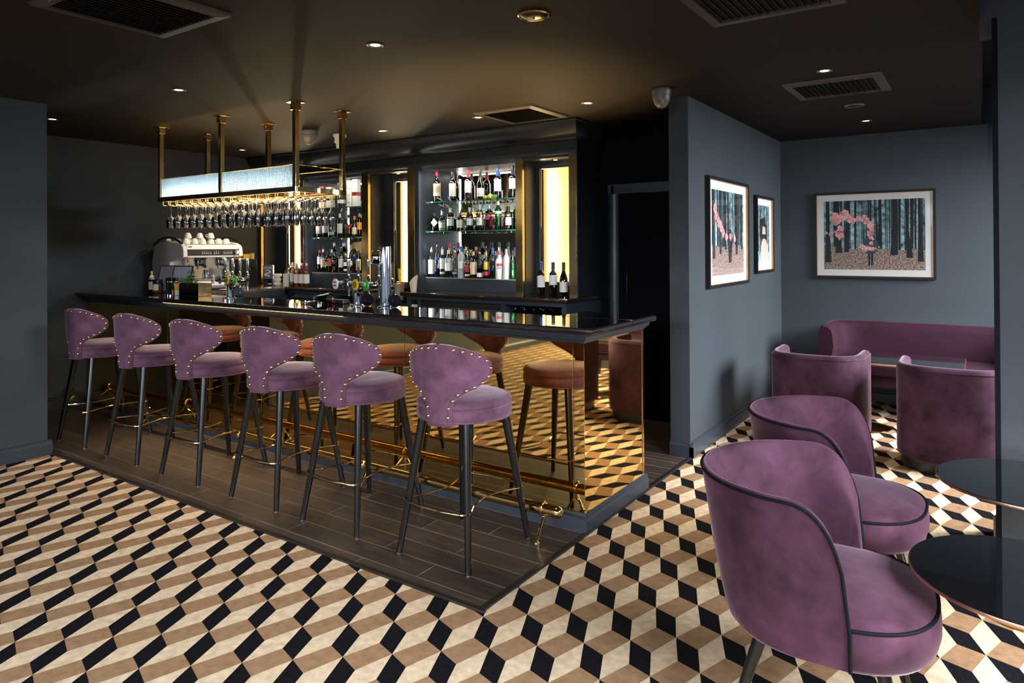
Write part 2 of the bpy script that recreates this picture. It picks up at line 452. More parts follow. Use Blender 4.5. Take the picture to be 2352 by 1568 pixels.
mb = MB(); run(mb, [(0, .985), (-.012, .99), (-.02, 1.0), (-.034, 1.008), (-.046, 1.03), (-.05, 1.046), (0, 1.046)])
L(mb, 'cornice', JOINERY, bar, BO, sharp=50)
seams = [-7.2, -5.74, -4.21, -3.01, -1.80]
for a, b in zip(seams[:-1], seams[1:]):
    mb = MB(); mb.bx(a + .0012, b - .0012, 3.2, 3.214, .095, .99); L(mb, 'brass_panel', BRASSM, bar, BO, bevel=.0012)
mb = MB(); mb.bx(-1.7988, -1.7355, 3.2, 3.214, .095, .99); L(mb, 'corner_strip', BRASSM, bar, BO, bevel=.0012)
mb = MB(); mb.bx(-1.749, -1.735, 3.2005, 3.93, .095, .99); L(mb, 'end_panel', BRASSM, bar, BO, bevel=.0012)
mb = MB(); mb.bx(-1.752, -1.732, 3.932, 3.955, .095, .99); L(mb, 'end_strip', BRASS, bar, BO, bevel=.002)

mb = MB(); mb.bx(-5.7, -3.5, 3.134, 3.150, 1.0425, 1.0455)  # glowing strip added under the nosing
L(mb, 'strip_lamp', mat('bar_fill_glow', '#ffe9c0', emit='#ffd48a', emit_s=12), bar, BO)
lamp('bar_strip_light', 'AREA', (-4.6, 3.142, 1.0415), 17, (1, .78, .46), 2.2, .014, (0, -.01, -1), spread=1.5).rotation_euler = (-.42, 0, 0)  # added warm fill for the planks and stools before the bar
wt = thing('bar_worktop', 'glossy black stone worktop on the brass-clad bar', 'worktop', (-4.47, 3.4, 1.046))
def slab(mb, poly, z0, z1, r=.012):
    """horizontal slab with a rounded nosing; poly counter-clockwise"""
    n = len(poly); c = []
    def off(d):
        out = []
        for i in range(n):
            p0, p1, p2 = Vector(poly[i - 1]), Vector(poly[i]), Vector(poly[(i + 1) % n])
            a = (p1 - p0).normalized(); b = (p2 - p1).normalized()
            na, nb = Vector((a.y, -a.x)), Vector((b.y, -b.x))
            k = (na + nb) / (1 + na.dot(nb)); out.append(p1 - k * d)
        return out
    R = (z1 - z0) / 2; rings = []
    for i in range(7):
        t = -PI / 2 + PI * i / 6
        rings.append((off(R * .55 * (1 - math.cos(t))), (z0 + z1) / 2 + R * math.sin(t)))
    v = [(p.x, p.y, z) for ring, z in rings for p in ring]
    mb.add(v, [list(range(n))[::-1], [6 * n + i for i in range(n)]])
    mb.add(v, [(k * n + i, k * n + (i + 1) % n, (k + 1) * n + (i + 1) % n, (k + 1) * n + i) for k in range(6) for i in range(n)], 1)
mb = MB(); slab(mb, [(-7.198, 3.105), (-1.637, 3.105), (-1.637, 3.593), (-7.198, 3.593)], 1.046, 1.080)
L(mb, 'main_slab', [BLACKG, BLACKE], wt, (-4.47, 3.4, 1.046))
mb = MB(); slab(mb, [(-2.13, 3.5955), (-1.637, 3.5955), (-1.637, 3.931), (-2.13, 3.931)], 1.046, 1.0795)
L(mb, 'flap_slab', [BLACKG, BLACKE], wt, (-4.47, 3.4, 1.046))

# foot rail
fr = thing('foot_rail', 'polished brass foot rail along the foot of the bar', 'foot rail', (-4.5, 3.02, 0))
mb = MB(); mb.tube([(-7.2, 3.02, .152), (-1.80, 3.02, .152)], .029, 24)
L(mb, 'rail_tube', BRASS, fr, (-4.5, 3.02, 0))
mb = MB(); mb.lathe([(.029, 0), (.0292, .008), (.025, .022), (.016, .031), (0, .035)], 24, (-1.80, 3.02, .152), M=Vector((1, 0, 0)).to_track_quat('Z', 'Y').to_matrix())
L(mb, 'end_cap', BRASS, fr, (-4.5, 3.02, 0))
br = None
for x in (-7.08, -5.74, -4.435, -3.17, -1.88):
    if br is None:
        mb = MB()
        mb.tube([(0, 3.02 + .033 * math.cos(t), .152 + .033 * math.sin(t)) for t in [PI * 2 * k / 20 for k in range(20)]], .006, 8, closed=True)
        mb.tube(ccurve([(0, 3.03, .119), (0, 3.0, .08), (0, 2.975, .04), (0, 2.958, .008)], 6), [.007] * 12 + [.009] * 7, 8)
        mb.tube(ccurve([(0, 3.045, .125), (0, 3.03, .10), (0, 3.0, .078)], 6), .006, 8)
        mb.tube(ccurve([(0, 3.045, .125), (0, 3.10, .09), (0, 3.16, .06)], 6), .006, 8)
        mb.lathe([(0, .001), (.019, .001), (.019, .006), (.010, .012), (0, .013)], 16, (0, 2.956, .004))
        mb.v = [(a, b - 3.02, c) for a, b, c in mb.v]
        br = mb.build('rail_bracket', GOLDP, fr); br.location = (x + 4.5, 0, 0)
    else:
        c = br.copy(); COL.objects.link(c); c.location = (x + 4.5, 0, 0)

# ------------------------------------------------------------------ back bar
YB = 5.14    # plane of the fronts
bb = thing('back_bar', 'dark blue built-in back bar cabinet with brass-trimmed shelf bays and glowing niches', 'back bar', (-5.0, 5.3, 0))
BB = (-5.0, 5.3, 0)
XR = -2.852
posts = [(-7.2, -7.155), (-6.436, -6.383), (-5.44, -5.343), (-4.786, -4.693), (-3.476, -3.401), (-2.925, XR)]
TOP = 2.287
mb = MB()   # frieze, end wall, backing
mb.bx(-7.2, XR, YB, 5.57, TOP, H - .002)
mb.bx(-7.2, XR, 5.52, 5.572, 1.066, TOP)
mb.bx(XR - .02, XR + .008, YB + .004, 5.572, 1.0655, H - .002)
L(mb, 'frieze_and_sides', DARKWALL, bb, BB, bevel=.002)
mb = MB()   # cove cornice under the ceiling, swept with a return on the right
prof = [(0, 2.40), (-.03, 2.405), (-.045, 2.425), (-.075, 2.435), (-.11, 2.455), (-.14, 2.48), (-.155, 2.51), (-.16, 2.535), (-.175, 2.54), (-.175, 2.556), (0, 2.556)]
n = len(prof)
v = [(-7.2, YB + a, z) for a, z in prof] + [(XR - a * .55, YB + a, z) for a, z in prof] + [(XR - a * .55, 5.57, z) for a, z in prof]
mb.add(v, [list(range(n)), [2 * n + i for i in range(n)][::-1]])
mb.add(v, [(k * n + i, k * n + (i + 1) % n, (k + 1) * n + (i + 1) % n, (k + 1) * n + i) for k in range(2) for i in range(n)], 0, True)
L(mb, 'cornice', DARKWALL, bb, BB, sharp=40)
mb = MB()
for z0, z1, o in ((2.292, 2.306, .012), (2.306, 2.322, .007)): mb.bx(-7.2, XR + o, YB - o, YB + .01, z0, z1)
L(mb, 'frieze_moulding', JOINERY, bb, BB, bevel=.002)
for a, b in posts:   # brass faced uprights
    mb = MB(); mb.bx(a, b, YB + .004, YB + .2, 1.065, TOP); L(mb, 'upright', JOINERY, bb, BB)
    mb = MB(); mb.bx(a, b - .004, YB - .002, YB + .004, 1.065, TOP); mb.bx(b - .006, b + .0015, YB - .004, YB + .03, 1.065, TOP)
    L(mb, 'brass_facing', BRASSD, bb, BB, bevel=.001)
# shelf bays: side walls, step, mirror
bays = [(-6.383, -5.44, 1.212), (-4.65, -3.476, 1.192)]
mb = MB(); mb.bx(-4.693, -4.65, YB + .002, 5.49, 1.065, TOP); L(mb, 'bay_side', JOINERY, bb, BB, bevel=.001)
for a, b, zt in bays:
    mb = MB(); mb.bx(a + .0005, a + .003, YB + .006, 5.479, 1.067, TOP - .031); mb.bx(b - .003, b - .0005, YB + .035, 5.479, 1.067, TOP - .031)
    mb.bx(a + .0005, b - .0005, YB + .06, 5.49, TOP - .03, TOP - .001)
    L(mb, 'bay_lining', JOINERY, bb, BB)
    mb = MB(); mb.bx(a + .004, b - .004, 5.255, 5.478, 1.066, zt - .006); L(mb, 'bottle_step', JOINERY, bb, BB, bevel=.001)
    mb = MB(); mb.bx(a + .004, b - .004, 5.252, 5.478, zt - .0055, zt); L(mb, 'step_top', mat('step_glass', (.35, .36, .33), .1, spec=.8), bb, BB, bevel=.001)
    mb = MB(); mb.bx(a, b, 5.48, 5.49, 1.07, TOP - .03); L(mb, 'mirror_back', MIRROR, bb, BB)
# glowing niches: recessed light boxes behind a painted frame, lit by a strip lamp on one side
niches = [(-7.155, -6.436, -6.95, 0), (-5.343, -4.786, -5.17, 1), (-3.401, -2.925, -3.345, 2)]
for a, b, px0, k in niches:
    zb, zt = 1.13 if k != 2 else 1.175, 2.19 if k != 2 else 2.205
    mb = MB()
    mb.bx(a + .001, px0, 5.36, 5.38, 1.066, TOP - .001); mb.bx(px0, b, 5.36, 5.38, zt, TOP); mb.bx(px0, b, 5.36, 5.38, 1.066, zb)
    mb.bx(px0 - .012, px0 - .004, 5.345, 5.362, zb - .02, zt + .03); mb.bx(px0 - .012, b, 5.345, 5.362, zt + .02, zt + .03)
    mb.bx(px0 - .05, px0 - .043, 5.35, 5.362, 1.07, zt + .07); mb.bx(px0 - .05, b, 5.35, 5.362, zt + .065, zt + .072)
    mb.bx(a + .003, a + .006, YB + .04, 5.358, 1.067, TOP - .021)
    mb.bx(a + .001, b - .001, YB + .03, 5.358, TOP - .02, TOP - .001)
    L(mb, 'niche_frame', JOINERY, bb, BB, bevel=.001)
    mb = MB(); mb.bx(px0 - .06, b + .02, 5.505, 5.515, zb - .02, zt + .02); mb.bx(b, b + .01, 5.381, 5.51, zb - .02, zt + .02)
    mb.bx(px0 - .06, b + .01, 5.381, 5.51, zt + .01, zt + .02); mb.bx(px0 - .06, b + .01, 5.381, 5.51, zb - .02, zb - .01)
    L(mb, 'light_box', LEDMAT, bb, BB)
    mb = MB(); mb.bx(px0 - .058, px0 - .05, 5.40, 5.43, zb, zt)
    L(mb, 'strip_lamp', mat('strip_lamp_%d' % k, '#fff2d8', emit='#ffdf9c', emit_s=14), bb, BB)
    lamp('niche_strip_light', 'AREA', (px0 - .03, 5.44, (zb + zt) / 2), (13, 15, 7)[k], (1, .80, .50), zt - zb, .05, (1, .06, 0)).rotation_euler = Matrix(((0, 0, -1), (0, 1, 0), (1, 0, 0))).to_euler()
    mb = MB(); mb.lathe([(.032, 0), (.034, .004), (.03, .006), (.02, .001)], 20, ((a + b) / 2 + .03, 5.27, TOP - .027))
    L(mb, 'niche_spot', RIM, bb, BB)
    mb = MB(); mb.lathe([(0, 0), (.019, 0)], 16, ((a + b) / 2 + .03, 5.27, TOP - .0265)); L(mb, 'niche_spot_lens', LAMPON, bb, BB, recalc=False)
    lamp('niche_spot_light', 'SPOT', ((a + b) / 2 + .03, 5.27, TOP - .035), 2.2, (1, .74, .42), direction=(0, 0, -1), spot=2.2, radius=.02)
# lower cabinet with open compartments
fy, zt = 4.93, 1.0285
for a, b, openings, lab in ((-4.60, -2.835, [(-4.56, -4.47), (-4.43, -3.50), (-3.455, -2.88)], 'dark blue open-fronted base cabinet right of the middle recess'), (-6.36, -5.20, [(-6.34, -5.64), (-5.60, -5.24)], 'dark blue open-fronted base cabinet left of the middle recess')):
    cab = thing('base_cabinet', lab, 'cabinet', ((a + b) / 2, 5.2, 0), group='base cabinets of the back bar'); CO = ((a + b) / 2, 5.2, 0)
    mb = MB()
    mb.bx(a, b, fy, 5.55, .006, .06); mb.bx(a, b, fy, 5.55, zt - .02, zt); mb.bx(a, b, 5.53, 5.55, .06, zt)
    edges = [a] + [e for o in openings for e in o] + [b]
    for i in range(0, len(edges), 2): mb.bx(edges[i], edges[i + 1], fy, 5.53, .06, zt - .02)
    L(mb, 'carcass', JOINERY, cab, CO, bevel=.0015)
    mb = MB(); mb.bx(a, b, fy - .012, fy, zt - .035, zt); L(mb, 'top_moulding', JOINERY, cab, CO, bevel=.003)
cab = thing('base_cabinet', 'low dark base cabinet in the middle recess of the back bar', 'cabinet', (-4.9, 5.3, 0)); CO = (-4.9, 5.3, 0)
mb = MB(); mb.bx(-5.19, -4.61, 5.12, 5.5, .006, .934); L(mb, 'carcass', JOINERY, cab, CO, bevel=.002)
mb = MB(); mb.bx(-5.18, -4.62, 5.114, 5.119, .03, .92); L(mb, 'door', JOINERY, cab, CO, bevel=.002)
bt = thing('back_bar_worktop', 'dark stone worktop of the back bar below the bottles', 'worktop', (-5, 5.2, 1.03))
BT = (-5, 5.2, 1.03)
mb = MB(); slab(mb, [(-4.655, 4.885), (-2.80, 4.885), (-2.80, 5.572), (-4.655, 5.572)], 1.03, 1.0649); L(mb, 'right_slab', [BLACKG, mat('worktop_nosing', (.022, .013, .008), .2, coat=.5)], bt, BT)
mb = MB(); slab(mb, [(-6.40, 4.885), (-5.20, 4.885), (-5.20, 5.572), (-6.40, 5.572)], 1.03, 1.0649); L(mb, 'left_slab', [BLACKG, bpy.data.materials['worktop_nosing']], bt, BT)
mb = MB(); mb.bx(-5.195, -4.66, 5.1, 5.5, .9355, .965); tag(mb.build('recess_worktop', BLACKG, bevel=.004), 'lower black stone worktop inside the middle recess of the back bar', 'worktop')
sc = thing('side_counter', 'stone side counter along the left wall under the coffee machine', 'counter', (-6.8, 4.2, 0))
SC = (-6.8, 4.2, 0)
mb = MB(); mb.bx(-7.198, -6.40, 3.62, 5.3, .02, .99); L(mb, 'cabinet', JOINERY, sc, SC)
mb = MB(); mb.bx(-6.40, -6.372, 3.6, 4.88, .965, 1.03); L(mb, 'apron', JOINERY, sc, SC)
mb = MB(); mb.bx(-7.198, -6.37, 3.60, 4.884, 1.03, 1.06); mb.bx(-7.198, -6.402, 4.884, 5.51, 1.03, 1.06); L(mb, 'top', mat('side_stone', (.10, .075, .06), .22, coat=.3, noise=(30, .4)), sc, SC, bevel=.003)

# glass shelves
for k, (a, b, z) in enumerate(((-4.648, -3.478, 1.655), (-4.648, -3.478, 1.949), (-6.38, -5.443, 1.612), (-6.38, -5.443, 1.945))):
    lab = ['lower glass shelf of the right bottle bay, holding gins', 'upper glass shelf of the right bottle bay, holding wines',
           'lower glass shelf of the left bottle bay, holding whiskies', 'upper glass shelf of the left bottle bay, holding gift tubes'][k]
    t = thing('glass_shelf', lab, 'shelf', ((a + b) / 2, 5.36, z), group='glass shelves of the back bar')
    hw = (b - a) / 2 - .004
    mb = MB(); mb.bx(-hw, hw, -.11, .117, -.012, 0); o = mb.build('shelf_pane', [SHELFG, SHELFE], t)
    for p in o.data.polygons:
        if p.normal.y < -.9: p.material_index = 1
    for x in (-hw + .008, -hw + .3, hw - .3, hw - .008):
        for y in (-.08, .08):
            mb = MB(); mb.cyl((0, 0, -.022), (0, 0, -.0125), .005, n=10); o = mb.build('shelf_pin', BRASS, t); o.location = (x, y, 0)

lamp('gimbal_downlight_beam', 'SPOT', (-5.52, 4.50, H - .02), 130, (1, .84, .64), direction=(-1.1, -.28, -1.2), spot=.75, blend=.8, radius=.03)  # extra beam added at this downlight to brighten the coffee machine
# bottle-bay lighting; the side strips are added fill for bottles and linings
lamp('bay_light', 'AREA', (-4.06, 5.22, 2.245), 3, (1, .93, .82), 1.0, .04, (0, .25, -1))
for xx, sx, e in ((-4.642, 1, 4), (-3.486, -1, 4.5), (-6.374, 1, 1.8), (-5.452, -1, 2)):
    lamp('bay_side_fill', 'AREA', (xx, 5.155, 1.72), e, (1, .95, .86), 1.0, .02).rotation_euler = Matrix(((0, -sx * .8, -sx * .6), (0, sx * .0 + .6, -.8), (1, 0, 0))).to_euler() if False else (Vector((sx * .8, .6, 0)).to_track_quat('-Z', 'X').to_euler())
lamp('bay_light', 'AREA', (-5.91, 5.22, 2.245), 2, (1, .9, .75), .8, .04, (0, .25, -1))

# ------------------------------------------------------------------ ceiling fittings
def vent(x0, x1, y0, y1, along, label):
    t = thing('ceiling_vent', label, 'air vent', ((x0 + x1) / 2, (y0 + y1) / 2, H), group='square ceiling vents')
    hx, hy = (x1 - x0) / 2, (y1 - y0) / 2; f = .055
    mb = MB()
    outer = [(-hx, -hy), (hx, -hy), (hx, hy), (-hx, hy)]; inner = [(-hx + f, -hy + f), (hx - f, -hy + f), (hx - f, hy - f), (-hx + f, hy - f)]
    v = [(a, b, -.001) for a, b in outer] + [(a, b, -.014) for a, b in [(o[0] * .985, o[1] * .985) for o in outer]] + [(a, b, -.020) for a, b in inner] + [(a, b, -.001) for a, b in inner]
    mb.add(v, [(k * 4 + i, k * 4 + (i + 1) % 4, k * 4 + 4 + (i + 1) % 4, k * 4 + 4 + i) for k in range(3) for i in range(4)])
    mb.build('frame', mat('vent_paint', (.075, .062, .055), .4, .2), t, recalc=False)
    mb = MB(); mb.bx(-hx + f, hx - f, -hy + f, hy - f, -.003, -.001); mb.build('duct', mat('duct_black', (.001, .001, .001), .9), t)
    n = 15
    for k in range(n):
        mb = MB(); L_ = (2 * hy - 2 * f) / n * (k + .5) - hy + f if along == 'x' else (2 * hx - 2 * f) / n * (k + .5) - hx + f
        rot = Matrix.Rotation(.75, 3, 'X' if along == 'x' else 'Y')
        if along == 'x': mb.box((0, L_, -.012), (2 * hx - 2 * f, .017, .0015), rot)
        else: mb.box((L_, 0, -.012), (.017, 2 * hy - 2 * f, .0015), rot)
        mb.build('slat', BLACKM, t)
    for sx in (-.5, .5):
        for sy in (-1, 1):
            mb = MB(); mb.lathe([(0, -.0205), (.004, -.0200), (.005, -.017)], 8); o = mb.build('screw', RIM, t); o.location = (sx * hx, sy * (hy - f / 2), 0)
vent(-3.375, -2.80, 1.27, 1.867, 'y', 'square slatted ceiling vent at the top left edge of the photo')
vent(-1.07, -.48, 2.70, 3.29, 'y', 'square slatted ceiling vent at the top right, nearest the camera')
vent(-1.10, -.515, 4.77, 5.33, 'y', 'square slatted ceiling vent over the lounge beside a lit downlight')
vent(-3.33, -2.775, 4.32, 4.90, 'x', 'square ceiling vent in front of the back bar cornice')
DL = [(-2.627, 2.583, 1.3, 'recessed downlight above the bar stools, nearest the camera'), (-4.44, 2.556, 1, 'recessed downlight above the far bar stools'),
      (-6.27, 2.536, 1, 'recessed downlight beside the wall end at the far left'), (-6.62, 4.522, 1, 'recessed downlight nearest the coffee machine'),
      (-5.52, 4.50, 1, 'recessed downlight beside the grey dome camera'), (-4.515, 4.53, 1, 'recessed downlight above the middle of the back bar'),
      (-3.42, 4.516, 1, 'recessed downlight at the left corner of the back bar vent'), (-2.421, 4.538, 1, 'recessed downlight to the right of the back bar vent'),
      (-.797, 4.546, 1.15, 'recessed downlight just in front of the lounge vent'), (-.832, 6.60, 1.15, 'recessed downlight above the far lounge table')]
dl0 = None
for x, y, k, lab in DL:
    if dl0 is None:
        dl0 = thing('downlight', lab, 'downlight', (x, y, H), group='recessed downlights')
        mb = MB(); mb.lathe([(.044, -.0005), (.046, -.004), (.040, -.006), (.031, -.003), (.027, -.001)], 28); mb.build('rim', RIM, dl0)
        mb = MB(); mb.lathe([(0, -.0018), (.026, -.0018)], 24); mb.build('lens', LAMPON, dl0, recalc=False)
        o = dl0
    else: o = dup(dl0, (x, y, H), None, lab)
    lamp('downlight_beam', 'SPOT', (x, y, H - .012), 26 * k, (1, .76, .50), direction=(0, 0, -1), spot=1.5, blend=.9, radius=.03)
for x, y, r, mt, lab in ((-1.692, 2.662, .075, BRASSD, 'round brass ceiling speaker above the end of the bar'), (-.81, 5.80, .07, BLACKM, 'round dark ceiling speaker behind the lounge vent')):
    t = thing('ceiling_speaker', lab, 'speaker', (x, y, H))
    mb = MB(); mb.lathe([(r, -.001), (r * 1.02, -.006), (r * .92, -.011), (r * .88, -.006)], 36); mb.build('ring', mt if mt is BRASSD else RIM, t)
    mb = MB(); mb.lathe([(r * .88, -.006), (r * .6, -.013), (r * .3, -.016), (r * .06, -.017), (0, -.017)], 36); mb.build('grille', mt, t)
    mb = MB(); mb.sphere((0, 0, -.018), .005, 10); mb.build('indicator', BLACKM, t)
# cameras and sensor
def dome(x, y, r, ry, mt, lab, hasl=True):
    t = thing('dome_camera', lab, 'security camera', (x, y, H), ry)
    mb = MB(); mb.lathe([(r * .85, -.0005), (r, -.012), (r * 1.02, -.035), (r * .97, -.045)], 28); mb.build('base', mt, t)
    mb = MB(); mb.lathe([(r * .96, -.045), (r * .97, -.06), (r * .88, -.085), (r * .7, -.11), (r * .42, -.13), (0, -.138)], 28); mb.build('housing', mt, t)
    if hasl:
        q = Vector((0, -1, -.75)).to_track_quat('Z', 'Y').to_matrix()
        mb = MB(); mb.lathe([(r * .55, r * .55), (r * .5, r * .72), (r * .3, r * .86), (0, r * .9)], 20, (0, 0, -.07), M=q); mb.build('lens', BLACKT, t)
        for s in (-1, 1):
            mb = MB(); mb.sphere(tuple(q @ Vector((s * .017, -.012, r * .88)) + Vector((0, 0, -.055))), .007, 10); mb.build('led', STEEL, t)
dome(-1.79, 4.41, .062, .25, mat('camera_grey', (.10, .085, .075), .4), 'small grey dome camera above the doorway wall end')
dome(-5.0, 4.10, .072, PI, mat('camera_grey_dark', (.14, .13, .12), .4, .3), 'grey dome camera behind the glass rack posts')
t = thing('ceiling_sensor', 'white stepped ceiling sensor half hidden by a rack post', 'sensor', (-5.0, 4.45, H))
mb = MB(); mb.lathe([(.062, -.0005), (.064, -.02), (.055, -.028)], 24); mb.build('base', WHITE, t)
mb = MB(); mb.lathe([(.05, -.028), (.05, -.075), (.035, -.085), (.033, -.13), (0, -.132)], 24); mb.build('body', WHITE, t)

# ------------------------------------------------------------------ brass glass rack
rk = thing('glass_rack', 'brass-framed hanging glass rack with ribbed glass front above the bar', 'glass rack', (-5.05, 3.48, H))
RK = (-5.05, 3.48, H)
X0, X1, Y0, Y1, ZB = -5.97, -4.11, 3.255, 3.705, 1.905
for px in (-5.95, -5.05, -4.13):
    for py in (3.26, 3.70):
        mb = MB(); mb.bx(px - .0175, px + .0175, py - .0175, py + .0175, ZB + .03, H - .055); L(mb, 'post', BRASS, rk, RK, bevel=.002)
        mb = MB(); mb.bx(px - .026, px + .026, py - .026, py + .026, H - .06, H - .006); mb.bx(px - .05, px + .05, py - .05, py + .05, H - .0065, H - .0005)
        mb.cyl((px, py - .026, H - .03), (px, py - .029, H - .03), .006, n=10)
        L(mb, 'ceiling_bracket', BRASS, rk, RK, bevel=.0015)
mb = MB()
for a, b, c_0, d_ in ((X0, X1, Y0 - .018, Y0 + .018), (X0, X1, Y1 - .018, Y1 + .018)): mb.bx(a, b, c_0, d_, ZB, ZB + .038)
mb.bx(X0, X0 + .036, Y0 + .018, Y1 - .018, ZB, ZB + .038); mb.bx(X1 - .036, X1, Y0 + .018, Y1 - .018, ZB, ZB + .038); mb.bx(-5.07, -5.03, Y0 + .018, Y1 - .018, ZB, ZB + .03)
L(mb, 'base_frame', BRASS, rk, RK, bevel=.002)
mb = MB(); mb.bx(X0 + .036, -5.07, Y0 + .018, Y1 - .018, ZB + .012, ZB + .018); mb.bx(-5.03, X1 - .036, Y0 + .018, Y1 - .018, ZB + .012, ZB + .018)
L(mb, 'base_glass', tglass('rack_glass', (.8, .86, .84)), rk, RK)
mb = MB()
for y in (Y0, Y1): mb.tube([(X0 + .02, y, 2.105), (X1 - .02, y, 2.105)], .005, 8)
for x in (X0 + .02, X1 - .02): mb.tube([(x, Y0, 2.105), (x, Y1, 2.105)], .005, 8)
L(mb, 'top_rail', BRASS, rk, RK)
RIB = bpy.data.materials.new('ribbed_glass'); RIB.use_nodes = True
nt = RIB.node_tree; nt.nodes.clear()
out = nt.nodes.new('ShaderNodeOutputMaterial'); gl = nt.nodes.new('ShaderNodeBsdfGlossy'); tr = nt.nodes.new('ShaderNodeBsdfTransparent'); df = nt.nodes.new('ShaderNodeBsdfTranslucent'); mx = nt.nodes.new('ShaderNodeMixShader'); m2 = nt.nodes.new('ShaderNodeMixShader'); d2 = nt.nodes.new('ShaderNodeBsdfDiffuse'); m3 = nt.nodes.new('ShaderNodeMixShader')
gl.inputs['Roughness'].default_value = .12; gl.inputs[0].default_value = (.8, .92, .95, 1); tr.inputs[0].default_value = (.35, .62, .64, 1); df.inputs[0].default_value = (.50, .74, .95, 1); d2.inputs[0].default_value = (.48, .70, .88, 1)
mx.inputs[0].default_value = .45; m2.inputs[0].default_value = .45; m3.inputs[0].default_value = .5
nt.links.new(df.outputs[0], m3.inputs[1]); nt.links.new(d2.outputs[0], m3.inputs[2])
nt.links.new(tr.outputs[0], m2.inputs[1]); nt.links.new(m3.outputs[0], m2.inputs[2]); nt.links.new(m2.outputs[0], mx.inputs[1]); nt.links.new(gl.outputs[0], mx.inputs[2]); nt.links.new(mx.outputs[0], out.inputs[0])
def ribbed(a, b, y):
    mb = MB(); n = int((b - a) / .016) ; pts = []
    for i in range(n):
        for k in range(4):
            t = (i + k / 4) / n; pts.append((a + (b - a) * t, y - .007 * abs(math.sin(PI * k / 4))))
    pts.append((b, y))
    v = [(p[0], p[1], z) for z in (ZB + .038, 2.1) for p in pts]; N = len(pts)
    mb.add(v, [(i, i + 1, N + i + 1, N + i) for i in range(N - 1)], 0, True)
    return mb
for a, b in ((-5.93, -5.07), (-5.03, -4.15)):
    for y in (Y0,): L(ribbed(a, b, y), 'ribbed_glass_panel', RIB, rk, RK, sharp=80, recalc=False)
mb = MB()   # wire channels for the stemware: pairs of rods running front to back, hung on hooks
NCH = 16; chx = [-5.885 + .1125 * k for k in range(NCH)]
for x in chx:
    for s in (-1, 1):
        xx = x + s * .043
        mb.tube(ccurve([(xx, Y0 + .012, ZB + .002), (xx, Y0 + .012, ZB - .028), (xx, Y0 + .02, ZB - .034)], 3) + [Vector((xx, (Y0 + Y1) / 2, ZB - .034))] + ccurve([(xx, Y1 - .02, ZB - .034), (xx, Y1 - .012, ZB - .028), (xx, Y1 - .012, ZB + .002)], 3), .0028, 6)
L(mb, 'wire_channels', BRASS, rk, RK)
mb = MB()
for y in (Y0 + .01, Y1 - .01): mb.tube([(X0 + .02, y, ZB - .012), (X1 - .02, y, ZB - .012)], .0025, 6)
L(mb, 'wire_rail', BRASS, rk, RK)
mb = MB(); mb.bx(X0 + .06, X1 - .06, Y0 + .022, Y0 + .03, ZB + .038, ZB + .044); mb.bx(X0 + .06, X1 - .06, Y1 - .03, Y1 - .022, ZB + .038, ZB + .044)  # glowing strips added on the rack frame
L(mb, 'strip_lamp', mat('rack_fill_glow', '#fff0d0', emit='#ffd890', emit_s=10), rk, RK)
lamp('rack_strip_light', 'AREA', (-5.04, 3.30, ZB + .05), 6, (1, .70, .36), 1.7, .02, (0, .12, 1)).rotation_euler = (PI, 0, 0)  # this and the next: added uplights for a warm glow overhead
lamp('rack_strip_light', 'AREA', (-5.04, 3.66, ZB + .05), 4, (1, .70, .36), 1.7, .02, (0, -.12, 1)).rotation_euler = (PI, 0, 0)
lamp('rack_panel_fill', 'AREA', (-5.04, 3.60, ZB + .06), 14, (.85, .95, 1), 1.7, .03, (0, -1, .1), spread=1.3).rotation_euler = (-PI / 2 + .12, 0, 0)  # added fill behind the ribbed panels to make them brighter
lamp('rack_down_light', 'AREA', (-5.04, 3.48, ZB + .006), 9, (1, .84, .6), 1.7, .3, (0, 0, -1))  # added fill to brighten the hanging stemware
# hanging stemware (upside down: foot on the wires)
def glassware(kind):
    if kind == 'wine': p = [(0, 0), (.033, 0), (.032, -.002), (.008, -.006), (.0038, -.012), (.0032, -.05), (.0036, -.085), (.010, -.094), (.025, -.107), (.036, -.125), (.040, -.145), (.038, -.17), (.033, -.20)]
    elif kind == 'balloon': p = [(0, 0), (.037, 0), (.036, -.002), (.009, -.006), (.004, -.012), (.0036, -.045), (.005, -.072), (.018, -.080), (.038, -.094), (.0475, -.115), (.0485, -.14), (.045, -.17), (.041, -.20)]
    else: p = [(0, 0), (.030, 0), (.029, -.002), (.007, -.006), (.0035, -.012), (.003, -.04), (.004, -.065), (.010, -.078), (.020, -.10), (.0255, -.13), (.026, -.155), (.0235, -.185), (.021, -.20)]
    mb = MB(); mb.lathe(p, 20); return mb
proto = {}
ORD = ['first', 'second', 'third', 'fourth', 'fifth', 'sixth', 'seventh', 'eighth', 'ninth', 'tenth', 'eleventh', 'twelfth', 'thirteenth', 'fourteenth', 'fifteenth', 'sixteenth']
names = {'wine': 'wine_glass', 'balloon': 'balloon_glass', 'flute': 'flute_glass'}
labs = {'wine': ('clear wine glass hanging in the left half of the brass rack', 'wine glasses in the rack'),
        'balloon': ('large clear balloon glass hanging at the middle of the brass rack', 'balloon glasses in the rack'),
        'flute': ('clear tulip champagne flute hanging in the right part of the brass rack', 'champagne flutes in the rack')}
